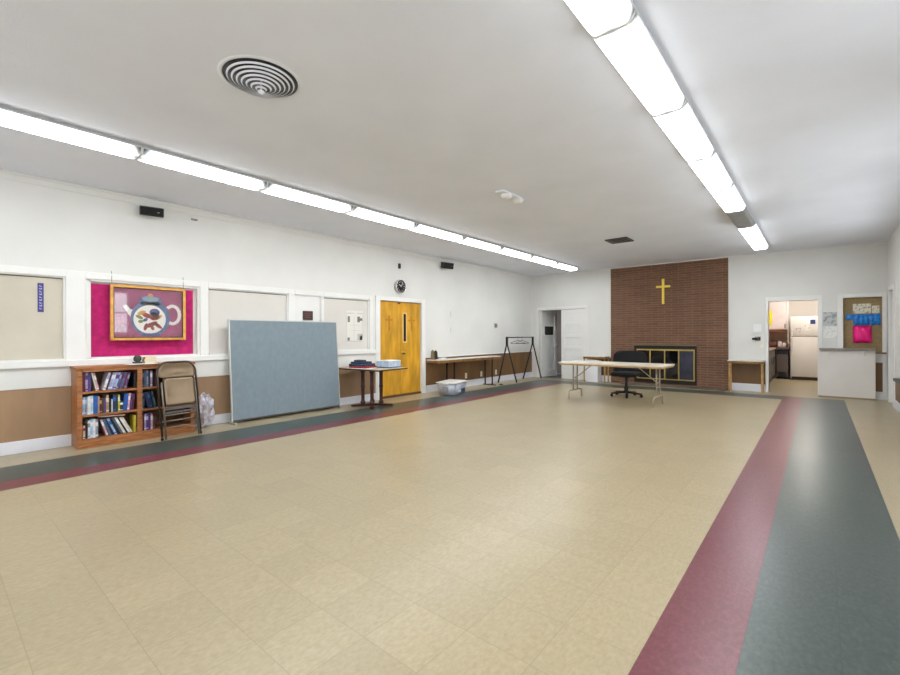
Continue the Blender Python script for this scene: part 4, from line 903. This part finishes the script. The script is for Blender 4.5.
MB().box(KX0, -.69, 16.0, KY1, 1.36, 1.42).build('bottom_rail', mat('rail_brown', (132, 78, 54), .5), t)
tag(MB().box(-.685, -.655, 16.02, 16.06, .91, 2.5).build('kitchen_post', TRIM), 'white upright post beside the refrigerator', 'post')
tag(MB().box(-1.30, -1.045, 16.02, 16.028, 1.55, 1.98).build('yellow_poster', mat('yellow_paper', (244, 226, 52), .6)), 'bright yellow sheet on the upper kitchen cabinet', 'poster')
t = thing('kettle', 'brown kettle on the kitchen back counter', 'kettle', (-1.0, 16.15, .905))
KB = mat('kettle_brown', (112, 66, 52), .3)
MB().lathe([(0, 0), (.10, 0), (.115, .03), (.10, .10), (.06, .14), (0, .15)], 24).build('body', KB, t, True); MB().ball((0, 0, .16), .02).build('lid_knob', BLACK, t, True)
MB().tube([(.09, 0, .05), (.14, 0, .09), (.16, 0, .12)], .014, 8).build('spout', KB, t, True); MB().tube([(-.07, 0, .11), (-.05, 0, .20), (.05, 0, .20), (.07, 0, .11)], .008, 8).build('handle', BLACK, t, True)
for i, (x, r, h_, c) in enumerate(((-.86, .05, .17, (240, 226, 222)), (-.76, .045, .13, (238, 214, 210)), (-.70, .03, .15, (132, 84, 66)))):
    t = thing('kitchen_jar', ['taller white jar beside the brown kettle', 'shorter white jar on the kitchen back counter', 'brown bottle nearest the refrigerator'][i], 'jar', (x, 16.0, .905), group='jars on the kitchen counter')
    MB().lathe([(0, 0), (r, 0), (r, h_*.75), (r*.7, h_*.85), (0, h_*.85)], 20).build('body', mat('jar%d' % i, c, .3), t, True); MB().lathe([(0, h_), (r*.72, h_), (r*.72, h_*.84), (0, h_*.84)], 20).build('lid', LIDW if i < 2 else BLACK, t, True)
for x, y, lab in ((-.3, 14.0, 'kitchen ceiling light nearer the doorway'), (-.2, 15.35, 'unseen kitchen ceiling light added in front of the refrigerator')):  # second light is added out of view to brighten the kitchen back wall
    t = thing('kitchen_light', lab, 'ceiling light', (x, y, 2.502), group='kitchen ceiling lights')
    MB().box(-.16, .16, -.5, .5, -.03, 0).build('housing', TRIM, t, True); MB().box(-.15, .15, -.49, .49, -.17, -.03, bev=.02).build('lens', glow_mat('kitchen_lens', (255, 249, 243), 11.5), t, True)

# ------------------------------------------------------------------ light and camera
w = bpy.data.worlds.new('World'); sc.world = w; w.use_nodes = True
bg = w.node_tree.nodes['Background']; bg.inputs[0].default_value = (.90, .96, 1.0, 1); bg.inputs[1].default_value = 4.1
for a, b in RW:                                        # portals: guide the sky light through the window openings
    l = bpy.data.lights.new('portal', 'AREA'); l.shape = 'RECTANGLE'; l.size = 1.15; l.size_y = b-a; l.cycles.is_portal = True
    o = bpy.data.objects.new('window_portal', l); C.objects.link(o); o.matrix_world = Matrix.Translation((XR+.13, (a+b)/2, 1.925)) @ Matrix.Rotation(PI/2, 4, 'Y')
for a, b in BW:
    l = bpy.data.lights.new('portal', 'AREA'); l.shape = 'RECTANGLE'; l.size = b-a; l.size_y = 1.15; l.cycles.is_portal = True
    o = bpy.data.objects.new('window_portal', l); C.objects.link(o); o.matrix_world = Matrix.Translation(((a+b)/2, YB-.13, 1.925)) @ Matrix.Rotation(PI/2, 4, 'X')
f, hy, yaw, roll, ch = 441.2, 335.31, .6956, -.0031, 1.28
Fv = Vector((-math.sin(yaw), math.cos(yaw), 0)); Rv = Vector((math.cos(yaw), math.sin(yaw), 0)); Uv = Vector((0, 0, 1)); c, s = math.cos(roll), math.sin(roll)
cr, cu = Rv*c+Uv*s, -Rv*s+Uv*c
cam = bpy.data.cameras.new('camera'); co = bpy.data.objects.new('camera', cam); C.objects.link(co)
co.matrix_world = Matrix(((cr.x, cu.x, -Fv.x, 0), (cr.y, cu.y, -Fv.y, 0), (cr.z, cu.z, -Fv.z, ch), (0, 0, 0, 1)))
cam.sensor_width = 36; cam.sensor_fit = 'HORIZONTAL'; cam.lens = f/900*36; cam.shift_y = -(337.5-hy)/900; cam.clip_start = .05; cam.clip_end = 100
sc.camera = co
vs = sc.view_settings; vs.view_transform = 'Standard'; vs.look = 'None'; vs.gamma = 1; vs.exposure = 0.36; vs.use_curve_mapping = False
